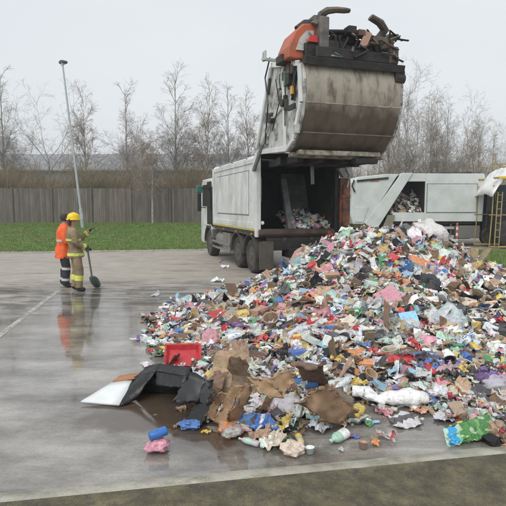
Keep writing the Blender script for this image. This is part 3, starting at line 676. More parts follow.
for k in range(16):
    rr = random.Random(60+k); x = rr.uniform(.5, 2.45); z = rr.uniform(5.85, 6.1) if x < 1.7 else rr.uniform(5.85, 6.25); y_ = rr.uniform(-3.1, -2.5)
    mb = MB(); a = rr.uniform(.04, .11)
    if k % 2: mb.box(x-a, y_-.1, z-a, x+a*.8, y_+.1, z+a*.7)
    else: mb.tube([(x, y_, z-.25), (x+rr.uniform(-.2, .2), y_-.1, z+.05), (x+rr.uniform(-.35, .35), y_, z-.1)], .028, 6)
    mb.build('lift_bracket', rr.choice([blackened, mat_arm, rust_brown]), bl, bevel=.01)
# the lift hangs slightly lower and is worn black, with scraps caught in it
bl.location = (0.0, .62, 1.02); bl.scale = (1, 1.2, .80)
rr = random.Random(33)
for k in range(14):
    x = rr.uniform(.6, 2.3); z = rr.uniform(5.25, 5.95); mb = MB()
    mb.tube([(x, -3.16, z), (x+rr.uniform(-.3, .3), -3.2, z+rr.uniform(-.1, .12)), (x+rr.uniform(-.35, .35), -3.12, z+rr.uniform(-.2, .2))], rr.uniform(.018, .04), 6)
    mb.build('lift_hose', rr.choice([blackened, rust_brown, mat_arm, grey_steel]), bl, smooth=True)

# ------------------------------------------------------------------ second truck, broadside
y2 = 23.8
t2 = empty('refuse_truck', (0, y2, 0), 0, label='pale grey-green refuse truck parked broadside behind the heap, rubbish in its side opening', cat='truck')
def X2(px): return (px-253)/FPX*y2
def Z2(py): return P(253, py, y2).z
zt, zb = Z2(174.5), Z2(222.5); zt = 3.48; zb = 1.2; D = 2.5
def q(px, py): p = P(px, py, y2); return (p.x, p.z)
mb = MB()       # main side wall right of the opening plus frame around the opening
xr = X2(483); xo0, xo1 = X2(404), X2(424); ot, ob = Z2(181.5), Z2(212.5)
mb.prism([(xo1, zb+.02), (xr-.05, zb+.02), (xr, zt-.12), (xr-.06, zt), (xo1, zt)], 0, .08, 'y')
mb.prism([q(412, 0)[0:1][0:1] and (X2(411), zt), (xo1, zt), (xo1, ot), (X2(405), ot)], 0, .08, 'y')
mb.prism([(X2(394), ob), (xo1, ob), (xo1, zb+.02), (X2(388), zb+.02)], 0, .08, 'y')
mb.box(X2(400), .08, zt-.08, xr-.06, D, zt); mb.box(xo1-.02, D-.08, zb, xr-.05, D, zt-.08); mb.box(X2(380), D-.08, zb, xo1, D, zt-.08)
mb.box(xr-.14, .08, zb, xr-.06, D-.08, zt-.08)
body2 = mb.build('body', pale_paint, t2, bevel=.015)
mb = MB(); px0, px1, pz0, pz1 = X2(425.5), X2(476), Z2(213), Z2(183.5)
mb.box(px0+.04, -.025, pz0+.04, px1-.04, -.003, pz1-.04); mb.build('side_panel', pale_paint, body2, bevel=.01)
mb = MB()
for (a, b, c, d_) in ((px0, pz0, px1, pz0+.03), (px0, pz1-.03, px1, pz1), (px0, pz0+.03, px0+.03, pz1-.03), (px1-.03, pz0+.03, px1, pz1-.03)): mb.box(a, -.009, b, c, -.002, d_)
mb.build('panel_seam', grey_steel, body2)
mb = MB(); mb.tube([(X2(430), .02, zt+.04), (X2(478), .02, zt+.04)], .02, 6); mb.box(X2(440), .1, zt+.002, X2(450), .4, zt+.07); mb.box(X2(462), .1, zt+.002, X2(470), .4, zt+.09); mb.build('roof_fitting', chassis_m, body2)
mb = MB(); mb.prism([(X2(411), zt+.02), (X2(400), zt+.02), (X2(362), zb-.25), (X2(378), zb-.25)], -.06, .1, 'y'); mb.build('slanted_pillar', pale_paint, t2, bevel=.02)
mb = MB(); mb.prism([(X2(386), zt-.02), (X2(397), zt-.04), (X2(366), zb-.1), (X2(353), zb-.1), (X2(350), Z2(215)), (X2(352), Z2(182)), (X2(357), zt-.16)], .0, D, 'y')
tg2 = mb.build('tailgate', pale_paint, t2, bevel=.03)
mb = MB(); mb.prism([(X2(354.5), Z2(207)), (X2(368), Z2(207)), (X2(363), Z2(222)), (X2(354.5), Z2(222))], -.03, -.003, 'y'); mb.build('access_hatch', pale_paint, tg2, bevel=.01)
mb = MB(); mb.prism([(X2(356), Z2(180)), (X2(387), Z2(177)), (X2(387), Z2(179)), (X2(356), Z2(182))], -.05, -.003, 'y'); mb.tube([(X2(353), -.06, Z2(180)), (X2(351), -.08, Z2(186)), (X2(354), -.06, Z2(192))], .04, 6); mb.build('hinge_trim', blackened, tg2)
mb = MB(); mb.box(X2(369), -.01, Z2(182), X2(378), -.003, Z2(179.5)); mb.build('faded_red_plate', mat('faded_red_text_plate', (.5, .22, .2), .5), tg2)
mb = MB(); mb.prism([(X2(387), Z2(215)), (X2(394), Z2(215)), (X2(390), Z2(232)), (X2(380), Z2(232))], -.12, -.07, 'y'); mb.build('latch', mat('khaki_latch', (.2, .19, .13), .6), t2)
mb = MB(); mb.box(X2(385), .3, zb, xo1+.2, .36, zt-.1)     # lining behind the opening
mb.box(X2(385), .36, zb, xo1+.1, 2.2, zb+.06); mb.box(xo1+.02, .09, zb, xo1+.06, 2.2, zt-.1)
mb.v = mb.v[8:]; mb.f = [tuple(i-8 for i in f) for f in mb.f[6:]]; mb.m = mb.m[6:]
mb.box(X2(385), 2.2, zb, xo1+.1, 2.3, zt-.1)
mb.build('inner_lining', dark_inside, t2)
mb = MB(); mb.box(X2(384), .4, .8, xr+.1, .6, 1.1); mb.box(X2(384), 1.8, .8, xr+.1, 2.0, 1.1); mb.box(X2(384), .1, 1.1, xr-.1, D-.1, 1.19); mb.box(X2(400), .7, .35, xr-.3, 1.7, .8); mb.build('chassis', blackened, t2)
for z in (.93, .52):
    mb = MB(); mb.box(X2(425), -.02, z-.07, X2(454), .02, z+.05); mb.build('side_guard', mat('pale_guard_rail', (.36, .37, .35), .5, dirt=(.15, .14, .12), damt=.6), t2)
mb = MB(); mb.box(X2(436.5), .02, .4, X2(438.5), .06, 1.1); mb.box(X2(450), .02, .4, X2(452), .06, 1.1); mb.build('guard_bracket', chassis_m, t2)
mb = MB(); mb.box(X2(456), .02, .42, X2(480), .6, 1.02)
for k in range(16): mb.box(X2(457)+k*.07, -.004, .45, X2(457)+k*.07+.03, .02, 1.0)
mb.build('ribbed_tank', tank_m, t2, bevel=.01)
for px in (400, 418): wheel(t2, 0, 0, .5, -1)
# place those wheels: rebuild facing -y
for o in list(t2.children):
    if o.name.startswith('wheel'):
        o.rotation_euler = (0, 0, R(90))
wl = [o for o in t2.children if o.name.startswith('wheel')]
for o, px in zip(wl, (400, 418)): o.location = (X2(px), .1, .02)
o = copy_tree(wl[0], t2); o.location = (X2(493), .1, .02)
# cab, dark, to the right
mb = MB(); mb.prism([(X2(486), .9), (X2(486), 2.75), (X2(489), 2.95), (X2(521), 2.95), (X2(528), 1.9), (X2(528), .5), (X2(508), .5), (X2(503), 1.1), (X2(489), 1.1)], .05, D-.05, 'y'); c2 = mb.build('cab', mat('dark_cab_paint', (.04, .045, .05), .4), t2, bevel=.04)
mb = MB(); mb.box(X2(497), .03, 1.9, X2(518), .046, 2.75); mb.build('side_window', glass_m, c2)
mb = MB(); mb.box(X2(484), .2, .8, X2(486), D-.2, 2.6); mb.build('cab_back', blackened, t2)

# red and white striped post before it
sp = empty('marker_post', (X2(455.5)*.97, 22.9, .03), label='short red and white striped post standing before the pale truck', cat='post')
rw = [mat('white_band', (.7, .7, .68), .5), mat('red_band', (.45, .08, .06), .5)]
mb = MB()
for k in range(8): mb.lathe([(.045, k*.14), (.045, k*.14+.138)], 12, 'z', mi=k % 2)
mb.build('pole', rw, sp); mb = MB(); mb.lathe([(.05, 1.12), (.04, 1.15), (.005, 1.165)], 12); mb.build('cap', rw[1], sp)
mb = MB(); mb.lathe([(.16, -.01), (.15, .05), (.06, .08)], 16); mb.build('base', black_plastic, sp)

# yellow frame machine at right edge
yel = mat('faded_yellow_steel', (.36, .27, .09), .5, var=.2, scale=4, dirt=(.2, .13, .06), damt=.8, dscale=3)
ym = empty('yellow_machine', (11.0, 22.3, .03), label='yellow tubular frame machine with ladder under a white sheet, by the right edge', cat='machine')
def Y2(px, py): p = P(px, py, 22.3); return (p.x-11.0, p.z-.03)
mb = MB()
def fr(pts, y, r=.026): mb.tube([(Y2(*p)[0], y, Y2(*p)[1]) for p in pts], r, 6)
for y in (0, 1.5):
    fr([(489, 248), (492, 215), (494, 185)], y); fr([(512, 248), (512, 150)], y); fr([(530, 248), (528, 150)], y)
    fr([(489, 215), (534, 215)], y, .025); fr([(490, 247), (534, 247)], y, .05); fr([(494, 178), (530, 176)], y, .05); fr([(496, 164), (530, 164)], y)
mb.build('frame', yel, ym)
mb = MB()
for dx in (0, 4.5): fr([(493+dx, 248), (497+dx, 192)], -.1, .025)
for k in range(8): fr([(493+k*.57, 244-k*7), (497.5+k*.57, 244-k*7)], -.1, .018)
mb.build('ladder', mat('dull_yellow_ladder', (.32, .26, .12), .6), ym)
mb = MB(); a, b = Y2(492, 178), Y2(530, 175); mb.box(a[0]+.2, -.3, a[1]-.05, b[0], -.24, a[1]+.06); mb.build('top_rail', mat('bright_yellow_paint', (.75, .5, .03), .45), ym, bevel=.01)
mb = MB(); c_, z_ = Y2(505, 230); mb.lathe([(.25, .1), (.5, .06), (.62, .12), (.65, .25), (.65, .4), (.25, .45)], 28, 'y', (c_+.35, 0, .66)); wy = mb.build('wheel', tyre_m, ym, smooth=True)
mb = MB(); mb.lathe([(.26, .08), (.2, .14), (.05, .1)], 20, 'y', (c_+.35, 0, .66)); mb.build('rim', yel, wy, smooth=True)
mb = MB(); a = Y2(495, 240); mb.box(a[0]+.3, .6, .5, a[0]+1.6, 1.3, 1.7); mb.tube([(a[0]+.35, .7, 1.7), (a[0]+.35, .7, 2.5)], .05, 8); mb.tube([(a[0]+.1, .6, 2.1), (a[0]+1.5, .6, 2.2)], .05, 8); mb.build('engine_housing', blackened, ym, bevel=.05)
# white sheet
v = []; f = []; rs = random.Random(2); nx, ny = 14, 10
for j in range(ny+1):
    for i in range(nx+1):
        u, w = i/nx, j/ny; p0 = Y2(489.5+u*40, 194-27*min(1, u*2.2)**.8+4*abs(w-.5))
        v.append((p0[0]+rs.uniform(-.02, .02), -.25+w*1.9, p0[1]+rs.uniform(-.05, .05)-(.08 if j in (0, ny) else 0)))
for j in range(ny):
    for i in range(nx): a = j*(nx+1)+i; f.append((a, a+1, a+nx+2, a+nx+1))
mb = MB(); mb.add(v, f); o = mb.build('sheet', mat('white_tarpaulin', (.75, .75, .74), .5, dirt=(.4, .3, .3), damt=.5), None, smooth=True)
o.location = (11.0, 22.3, .03); md = o.modifiers.new('t', 'SOLIDIFY'); md.thickness = .02
tag(o, 'crumpled white sheet draped over the yellow machine', 'tarpaulin'); o.name = 'tarpaulin'

# ------------------------------------------------------------------ the heap
outline_px = [(150, 322), (163, 345), (176, 366), (195, 384), (214, 412), (232, 424), (262, 434), (300, 436), (330, 430), (350, 420), (362, 404), (392, 396), (420, 402), (440, 412), (462, 424), (490, 438), (520, 444)]
outline = [G(*p) for p in outline_px]
outline = [(p.x, p.y) for p in outline]+[(3.8, 4.2), (6.0, 6.0), (8.0, 9.0), (8.0, 12.0), (6.4, 12.9), (4.6, 13.6), (2.0, 13.9), (.9, 13.2), (-.1, 12.0), (-.9, 11.0), (-1.5, 9.9)]
ctrl = []
for (px, py, Y) in [(240, 284, 10.9), (266, 271, 11.6), (290, 259, 12), (305, 247, 12), (320, 238, 12.2), (335, 232, 12.2), (350, 229, 12.0), (365, 228, 11.9), (380, 227, 11.8), (400, 226, 11.6), (420, 225, 11.5), (438, 226, 11.5), (458, 246, 11.2), (470, 264, 11), (500, 284, 11), (520, 292, 11),
                    (210, 305, 9.3), (250, 330, 7.6), (300, 320, 7.8), (350, 300, 8.2), (400, 290, 8.5), (450, 300, 8.5), (500, 310, 8.4),
                    (230, 370, 5.9), (270, 380, 5.5), (320, 375, 5.6), (370, 360, 5.9), (420, 365, 5.8), (470, 365, 5.8), (500, 370, 5.6), (290, 405, 4.75), (330, 400, 4.8), (490, 400, 4.9)]:
    p = P(px, py, Y); ctrl.append((p.x, p.y, max(.03, p.z-.05)))
ctrl += [(6.5, 9.5, .6), (6.0, 7.5, .65), (2.5, 13.2, .6), (4.0, 13.0, .5)]
OL = np.array(outline); CT = np.array(ctrl)
def inside(x, y):
    c = False; n = len(OL); j = n-1
    for i in range(n):
        if (OL[i, 1] > y) != (OL[j, 1] > y) and x < (OL[j, 0]-OL[i, 0])*(y-OL[i, 1])/(OL[j, 1]-OL[i, 1])+OL[i, 0]: c = not c
        j = i
    return c
def edge_dist(x, y):
    a = OL; b = np.roll(OL, -1, 0); d_ = b-a; t = np.clip(((x-a[:, 0])*d_[:, 0]+(y-a[:, 1])*d_[:, 1])/(d_**2).sum(1), 0, 1)
    return float(np.sqrt((x-a[:, 0]-t*d_[:, 0])**2+(y-a[:, 1]-t*d_[:, 1])**2).min())
from mathutils import noise as mn
def hraw(x, y):
    if not inside(x, y): return 0.0
    w = 1/((CT[:, 0]-x)**2+(CT[:, 1]-y)**2+.06)**1.6
    h = float((w*CT[:, 2]).sum()/w.sum()); e = edge_dist(x, y)
    h *= 1-math.exp(-e*1.9)*1.0
    h += .09*mn.noise(Vector((x*1.3, y*1.3, 0)))*min(1, e*2)+.06*mn.noise(Vector((x*3.5, y*3.5, 4)))*min(1, e*2)
    return max(0, h)
GX0, GX1, GY0, GY1, GS = -3.2, 8.4, 3.6, 14.4, .1
NX = int((GX1-GX0)/GS)+1; NY = int((GY1-GY0)/GS)+1
HG = np.array([[hraw(GX0+i*GS, GY0+j*GS) for i in range(NX)] for j in range(NY)])
def hh(x, y):
    u = (x-GX0)/GS; w = (y-GY0)/GS
    if u < 0 or w < 0 or u >= NX-1 or w >= NY-1: return 0.0
    i, j = int(u), int(w); fu, fw = u-i, w-j
    return float((HG[j, i]*(1-fu)+HG[j, i+1]*fu)*(1-fw)+(HG[j+1, i]*(1-fu)+HG[j+1, i+1]*fu)*fw)
def hnorm(x, y):
    e = .12; n_ = Vector((-(hh(x+e, y)-hh(x-e, y))/(2*e), -(hh(x, y+e)-hh(x, y-e))/(2*e), 1)); return n_.normalized()
def hit(px, py):
    d_ = ray(px, py); t = 3.0
    while t < 25:
        p = Vector((0, 0, CAM_H))+d_*t
        if p.z <= hh(p.x, p.y): return p
        t += .02
    return G(px, py)

# ---- litter materials reading the colour of each piece
def litter_mat(name, rough, spec=.5, trans=0, bump=.0):
    m = bpy.data.materials.new(name); m.use_nodes = True; nt = m.node_tree; N = nt.nodes; K = nt.links.new; b = N['Principled BSDF']
    at_ = N.new('ShaderNodeAttribute'); at_.attribute_name = 'Col'
    t = N.new('ShaderNodeTexCoord'); n1 = N.new('ShaderNodeTexNoise'); n1.inputs['Scale'].default_value = 16; n1.inputs['Detail'].default_value = 5; n1.inputs['Roughness'].default_value = .7
    K(t.outputs['Object'], n1.inputs['Vector']); r = N.new('ShaderNodeValToRGB'); K(n1.outputs[0], r.inputs[0])
    r.color_ramp.elements[0].position = .30; r.color_ramp.elements[0].color = (.55, .50, .45, 1); r.color_ramp.elements[1].position = .50; r.color_ramp.elements[1].color = (1, 1, 1, 1)
    x = N.new('ShaderNodeMixRGB'); x.blend_type = 'MULTIPLY'; x.inputs[0].default_value = 1; K(at_.outputs['Color'], x.inputs[1]); K(r.outputs[0], x.inputs[2])
    K(x.outputs[0], b.inputs['Base Color']); b.inputs['Roughness'].default_value = rough; b.inputs['Specular IOR Level'].default_value = spec
    if bump:
        n2 = N.new('ShaderNodeTexNoise'); n2.inputs['Scale'].default_value = 28; n2.inputs['Detail'].default_value = 4; K(t.outputs['Object'], n2.inputs['Vector'])
        bp = N.new('ShaderNodeBump'); bp.inputs['Strength'].default_value = bump; bp.inputs['Distance'].default_value = .03; K(n2.outputs[0], bp.inputs['Height']); K(bp.outputs[0], b.inputs['Normal'])
    return m
M_paper = litter_mat('printed_card', .65, .3, bump=.3); M_film = litter_mat('crinkled_plastic_film', .2, .5, bump=.7); M_hard = litter_mat('hard_plastic', .3, .5)
def clear_mat():
    m = litter_mat('clear_plastic', .15, .5, bump=.3); b = m.node_tree.nodes['Principled BSDF']; b.inputs['Alpha'].default_value = .62; return m
M_clear = clear_mat(); LM = [M_paper, M_film, M_hard, M_clear]
PAL = {'white': (.80, .81, .80), 'pale grey': (.52, .54, .56), 'clear': (.68, .74, .76), 'tan': (.42, .28, .17), 'brown': (.17, .105, .06), 'pink': (.66, .30, .36), 'red': (.60, .02, .03), 'blue': (.04, .16, .48),
       'light blue': (.26, .48, .66), 'green': (.06, .30, .12), 'mint': (.42, .62, .50), 'yellow': (.70, .50, .07), 'orange': (.66, .25, .06), 'purple': (.20, .11, .36), 'black': (.022, .022, .025), 'dark grey': (.09, .09, .095), 'cream': (.64, .57, .43)}
WTS = [('white', 22), ('pale grey', 18), ('clear', 6), ('tan', 12), ('brown', 9), ('pink', 7), ('red', 4), ('blue', 2.6), ('light blue', 4), ('green', 2.6), ('mint', 4), ('yellow', 3), ('orange', 3), ('purple', 2), ('black', 9), ('dark grey', 11), ('cream', 11)]
def desat(c, k): g_ = sum(c)/3; return tuple(x*(1-k)+g_*k for x in c)
CN = [w[0] for w in WTS]; CW = [w[1] for w in WTS]
rl = random.Random(77)
def jit(c, r_, a=.16):
    k = 1+r_.uniform(-a, a); return tuple(max(0, min(.87, x*k*(1+r_.uniform(-.07, .07)))) for x in c)
PALM = {k: desat(tuple(x*.92+.08*g__ for x, g__ in zip(c, (.42, .40, .38))) if k not in ('black', 'brown', 'dark grey') else c, .13) for k, c in PAL.items()}
PALF = {k: desat(tuple(x*.9+.03 for x in c) if k not in ('black',) else c, .04) for k, c in PAL.items()}
# icosphere
import bmesh
def ico(sub):
    bm = bmesh.new(); bmesh.ops.create_icosphere(bm, subdivisions=sub, radius=1); v = [p.co.copy() for p in bm.verts]; f = [tuple(x.index for x in q_.verts) for q_ in bm.faces]; bm.free(); return v, f
ICO1, ICO2, ICO3 = ico(1), ico(2), ico(3)
def piece(kind, s, cname, r_, second=None, fine=False, small=False):
    """returns verts, faces, face colours, material index; size s is the longest extent; lies in xy, z up"""
    PAL = PALM if (small or not fine) else PALF; prt = r_.random() < .6; po = Vector((r_.uniform(0, 99), 7, 7))
    c1 = jit(PAL[cname], r_); c2 = jit(PAL[second], r_) if second else (jit(PAL[r_.choices(CN, CW)[0]], r_) if r_.random() < .55 else c1)
    v = []; f = []; cc = []; mi = 0
    if kind in ('sheet', 'film', 'wrapper'):
        n_ = 9 if fine else 5; asp = r_.uniform(.45, .95) if kind != 'wrapper' else r_.uniform(.35, .6)
        cr1 = r_.uniform(.16, .36) if kind != 'sheet' else r_.uniform(.07, .2); off = Vector((r_.uniform(0, 99), r_.uniform(0, 99), 0)); fa = r_.uniform(-1.1, 1.1); fd = r_.uniform(0, 6.28)
        fx, fy = math.cos(fd), math.sin(fd)
        for j in range(n_+1):
            for i in range(n_+1):
                x = (i/n_-.5); y = (j/n_-.5)*asp
                z = cr1*(mn.noise(Vector((x*3, y*3, 0))+off)+.7*mn.noise(Vector((x*8, y*8, 3))+off))+r_.uniform(-1, 1)*cr1*.16
                k = x*fx+y*fy
                if k > 0: z += k*fa*.8
                x += r_.uniform(-.05, .05)+.12*mn.noise(Vector((y*6, x*6, 7))+off); y += r_.uniform(-.05, .05)+.12*mn.noise(Vector((x*6, y*6, 9))+off)
                v.append(Vector((x*s, y*s, z*s)))
        lo, hi = sorted((r_.uniform(0, 1), r_.uniform(0, 1))); vert = r_.random() < .5
        for j in range(n_):
            for i in range(n_):
                a = j*(n_+1)+i; f.append((a, a+1, a+n_+2, a+n_+1)); u = (i if vert else j)/n_
                cc.append(c2 if (lo <= u <= hi or (prt and fine and mn.noise(Vector((i*.45, j*.45, 0))+po) > .22)) else c1)
        mi = 0 if kind == 'sheet' else 1
        if cname == 'clear': mi = 3
    elif kind == 'bag':
        V, F = ICO3 if fine else ICO2; off = Vector((r_.uniform(0, 99), 0, r_.uniform(0, 99))); sx_, sy_, sz_ = .5, r_.uniform(.3, .48), r_.uniform(.16, .3)
        for p in V:
            k = 1+.5*mn.noise(p*1.7+off)+.34*(1-3*abs(mn.noise(p*3.4+off)))*.6+r_.uniform(-.04, .04)
            v.append(Vector((p.x*sx_*k*s, p.y*sy_*k*s, p.z*sz_*k*s)))
        f = list(F); th = r_.uniform(-1.3, 1.0)
        for q_ in F:
            m_ = sum((V[i] for i in q_), Vector())/3; cc.append(c2 if m_.x+.5*mn.noise(m_*3+off) < th*.7 else c1)
        mi = 3 if cname == 'clear' and r_.random() < .5 else 1
    elif kind in ('carton', 'box'):
        a, b_, c_ = .5, r_.uniform(.25, .4), r_.uniform(.08, .22)
        q0 = [(-a, -b_, -c_), (a, -b_, -c_), (a, b_, -c_), (-a, b_, -c_), (-a, -b_, c_), (a, -b_, c_), (a, b_, c_), (-a, b_, c_)]
        # subdivide each face 2x2 via mid points for crushing
        F0 = [(0, 3, 2, 1), (4, 5, 6, 7), (0, 1, 5, 4), (1, 2, 6, 5), (2, 3, 7, 6), (3, 0, 4, 7)]
        corners = [Vector(p)*s+Vector([r_.uniform(-.07, .07)*s for _ in range(3)]) for p in q0]; off = Vector((r_.uniform(0, 99), 3, 1))
        for fi, F_ in enumerate(F0):
            n_ = 3; b = len(v)
            for j in range(n_+1):
                for i in range(n_+1):
                    p = corners[F_[0]].lerp(corners[F_[1]], i/n_).lerp(corners[F_[3]].lerp(corners[F_[2]], i/n_), j/n_)
                    p = p+Vector((mn.noise(p*5/s+off), mn.noise(p*5/s+off*2), mn.noise(p*5/s-off)))*s*.05; v.append(p)
            cf = c1 if fi in (1, 0) or r_.random() < .5 else c2; st = r_.random() < .4
            for j in range(n_):
                for i in range(n_):
                    a_ = b+j*(n_+1)+i; f.append((a_, a_+1, a_+n_+2, a_+n_+1)); cc.append(c2 if (st and i == 1) else cf)
        mi = 0
    elif kind in ('bottle', 'can', 'tub', 'jug'):
        sg = 14 if fine else 8
        if kind == 'bottle': pr = [(.02, -.5), (.13, -.5), (.15, -.46), (.15, -.2), (.135, -.15), (.15, -.1), (.15, .12), (.12, .25), (.05, .36), (.05, .42), (.062, .42), (.062, .49), (.01, .5)]
        elif kind == 'jug': pr = [(.02, -.5), (.2, -.5), (.24, -.45), (.23, -.05), (.24, .1), (.16, .25), (.07, .33), (.07, .38), (.085, .38), (.085, .48), (.01, .49)]
        elif kind == 'can': pr = [(.02, -.46), (.24, -.46), (.28, -.4), (.28, .38), (.24, .44), (.23, .42), (.02, .42)]
        else: pr = [(.02, -.28), (.3, -.28), (.40, .24), (.43, .24), (.43, .28), (.36, .27), (.28, -.22), (.02, -.22)]
        dent = r_.uniform(.0, .35); da = r_.uniform(0, 6.28); fl = r_.uniform(.6, 1)
        for k, (rr_, t) in enumerate(pr):
            for i in range(sg):
                a = 2*math.pi*i/sg; d0 = 1-dent*max(0, math.cos(a-da))*math.exp(-(t/.3)**2)
                rad = rr_*d0; x, y, z = t, math.cos(a)*rad, math.sin(a)*rad*fl
                if kind == 'tub': x, y, z = math.cos(a)*rad, math.sin(a)*rad*fl, t
                v.append(Vector((x, y, z))*s)
        n_ = len(pr)
        for k in range(n_-1):
            for i in range(sg):
                f.append((k*sg+i, k*sg+(i+1) % sg, (k+1)*sg+(i+1) % sg, (k+1)*sg+i))
                cap = kind in ('bottle', 'jug') and k >= n_-4; lab = kind in ('bottle', 'can', 'jug') and (3 if kind != 'can' else 2) <= k <= (5 if kind != 'can' else 3)
                cc.append(c2 if (cap or lab) else c1)
        mi = 3 if cname == 'clear' else 2
    elif kind == 'tray':
        n0 = 6 if fine else 4; a, b_, hgt = .5, r_.uniform(.3, .42), .16
        rim = []
        def ring(kx, ky, z):
            o_ = []
            for k in range(4*n0):
                e_, t = divmod(k, n0); t = t/n0
                P_ = [(-1, -1), (1, -1), (1, 1), (-1, 1)]; p0_, p1_ = P_[e_], P_[(e_+1) % 4]
                o_.append(Vector(((p0_[0]+(p1_[0]-p0_[0])*t)*kx*s, (p0_[1]+(p1_[1]-p0_[1])*t)*ky*s, z*s))+Vector([r_.uniform(-.012, .012)*s for _ in range(3)]))
            return o_
        rings = [ring(a*.7, b_*.7, .02), ring(a*.8, b_*.8, 0), ring(a*.95, b_*.95, hgt), ring(a*1.04, b_*1.04, hgt+.01), ring(a*.93, b_*.93, hgt-.01), ring(a*.78, b_*.78, .03)]
        m_ = 4*n0
        for rg_ in rings: v += rg_
        for k in range(len(rings)-1):
            for i in range(m_): f.append((k*m_+i, k*m_+(i+1) % m_, (k+1)*m_+(i+1) % m_, (k+1)*m_+i)); cc.append(c1)
        f.append(tuple((len(rings)-1)*m_+i for i in range(m_))); cc.append(c1); f.append(tuple(range(m_-1, -1, -1))); cc.append(c1)
        mi = 2
    elif kind == 'card':       # stiff corrugated flap with folds and thickness
        nx_, ny_ = (8, 6) if fine else (4, 3); asp = r_.uniform(.4, .8); th = .012+.006*r_.random(); fo = [(r_.uniform(-.3, .3), r_.uniform(-1.2, 1.2)) for _ in range(2)]; off = Vector((r_.uniform(0, 99), 5, 5))
        lay = []
        for j in range(ny_+1):
            for i in range(nx_+1):
                x = i/nx_-.5; y = (j/ny_-.5)*asp; z = 0
                for (f0, sl) in fo:
                    if x > f0: z += (x-f0)*sl
                z += .05*mn.noise(Vector((x*4, y*4, 0))+off)+.02*r_.uniform(-1, 1)
                if i in (0, nx_): x += r_.uniform(-.06, .06)
                if j in (0, ny_): y += r_.uniform(-.06, .06)
                lay.append(Vector((x*s*.95, y*s, z*s)))
        v = lay+[p+Vector((0, 0, -th)) for p in lay]; K_ = len(lay); w_ = nx_+1
        for j in range(ny_):
            for i in range(nx_):
                a = j*w_+i; f.append((a, a+1, a+w_+1, a+w_)); cc.append(jit(c1, r_, .07)); f.append((K_+a, K_+a+w_, K_+a+w_+1, K_+a+1)); cc.append(c1)
        bd = [j for j in range(nx_)]; 
        for i in range(nx_): f.append((i, K_+i, K_+i+1, i+1)); cc.append(c1); a = ny_*w_+i; f.append((a, a+1, K_+a+1, K_+a)); cc.append(c1)
        for j in range(ny_): a = j*w_; f.append((a, a+w_, K_+a+w_, K_+a)); cc.append(c1); a += nx_; f.append((a, K_+a, K_+a+w_, a+w_)); cc.append(c1)
        mi = 0
    return v, f, cc, mi
def mesh_from(name, v, f, cc, mis, mats, smooth=False):
    me = bpy.data.meshes.new(name); me.from_pydata([tuple(p) for p in v], [], f); me.update()
    for m in mats: me.materials.append(m)
    me.polygons.foreach_set('material_index', mis)
    ca = me.color_attributes.new('Col', 'FLOAT_COLOR', 'CORNER'); arr = np.ones((len(me.loops), 4), dtype=np.float32)
    tot = np.array([len(q_) for q_ in f]); arr[:, :3] = np.repeat(np.array(cc, dtype=np.float32), tot, axis=0)
    ca.data.foreach_set('color', arr.ravel())
    if smooth: me.polygons.foreach_set('use_smooth', [True]*len(f))
    return me
def orient(n_, spin, tilt, r_):
    q1 = Vector((0, 0, 1)).rotation_difference(n_).to_matrix(); ax = Vector((r_.uniform(-1, 1), r_.uniform(-1, 1), 0)).normalized()
    return q1 @ Matrix.Rotation(tilt, 3, ax) @ Matrix.Rotation(spin, 3, 'Z')

# mass of small litter (one object, nobody could count it)
KS = [('sheet', 20), ('film', 30), ('wrapper', 20), ('bag', 6), ('carton', 10), ('bottle', 7), ('can', 2), ('tub', 2), ('card', 8)]
KN = [k[0] for k in KS]; KW = [k[1] for k in KS]
V_ = []; F_ = []; C_ = []; MI = []
def emit(v, f, cc, mi, loc, rot):
    b = len(V_); V_.extend([rot @ p+loc for p in v]); F_.extend([tuple(i+b for i in q_) for q_ in f]); C_.extend(cc); MI.extend([mi]*len(f))
# core sheet, its dark colours paint in the darkness of gaps between pieces
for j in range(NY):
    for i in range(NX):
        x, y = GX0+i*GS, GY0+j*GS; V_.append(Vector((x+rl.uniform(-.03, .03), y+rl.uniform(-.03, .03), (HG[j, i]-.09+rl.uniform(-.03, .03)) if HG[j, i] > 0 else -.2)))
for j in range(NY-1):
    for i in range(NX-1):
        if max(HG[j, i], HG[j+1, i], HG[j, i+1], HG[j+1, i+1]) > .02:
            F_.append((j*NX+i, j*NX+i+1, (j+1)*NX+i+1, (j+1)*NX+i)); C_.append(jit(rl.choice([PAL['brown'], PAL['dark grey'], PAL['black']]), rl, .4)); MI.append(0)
cnt = 0
while cnt < 13000:
    x = rl.uniform(-2.8, 6.8); y = rl.uniform(3.8, 13.9)
    if abs(x)-.3 > y*.56+.6: continue
    h_ = hh(x, y); e = edge_dist(x, y); ins_ = inside(x, y)
    if not ins_:
        if e > .45 or rl.random() > math.exp(-e*9)*.6: continue
    if y > 12.6 and rl.random() < .6: continue
    near = max(0, min(1, (8-y)/4)); s = rl.choice([rl.uniform(.06, .14), rl.uniform(.10, .23), rl.uniform(.14, .34), rl.uniform(.22, .42)] if rl.random() < .35 else [rl.uniform(.06, .14), rl.uniform(.10, .23), rl.uniform(.14, .34)])*(1-.12*near)
    if e < .5 or y < 5.0: s = min(s, .19)
    kd = rl.choices(KN, KW)[0]; cn_ = rl.choices(CN, CW)[0]
    if kd == 'card': cn_ = rl.choice(['tan', 'tan', 'brown', 'white'])
    if kd in ('bottle', 'can'): s = min(s, .24)
    v, f, cc, mi = piece(kd, s, cn_, rl, None, y < 7.0, True)
    nn2 = hnorm(x, y) if ins_ else Vector((0, 0, 1))
    rot = orient(nn2, rl.uniform(0, 6.28), rl.gauss(0, .4) if ins_ else rl.gauss(0, .1), rl)
    emit(v, f, cc, mi, Vector((x, y, h_+rl.uniform(-.05, .07) if ins_ else .02+s*.06)), rot); cnt += 1
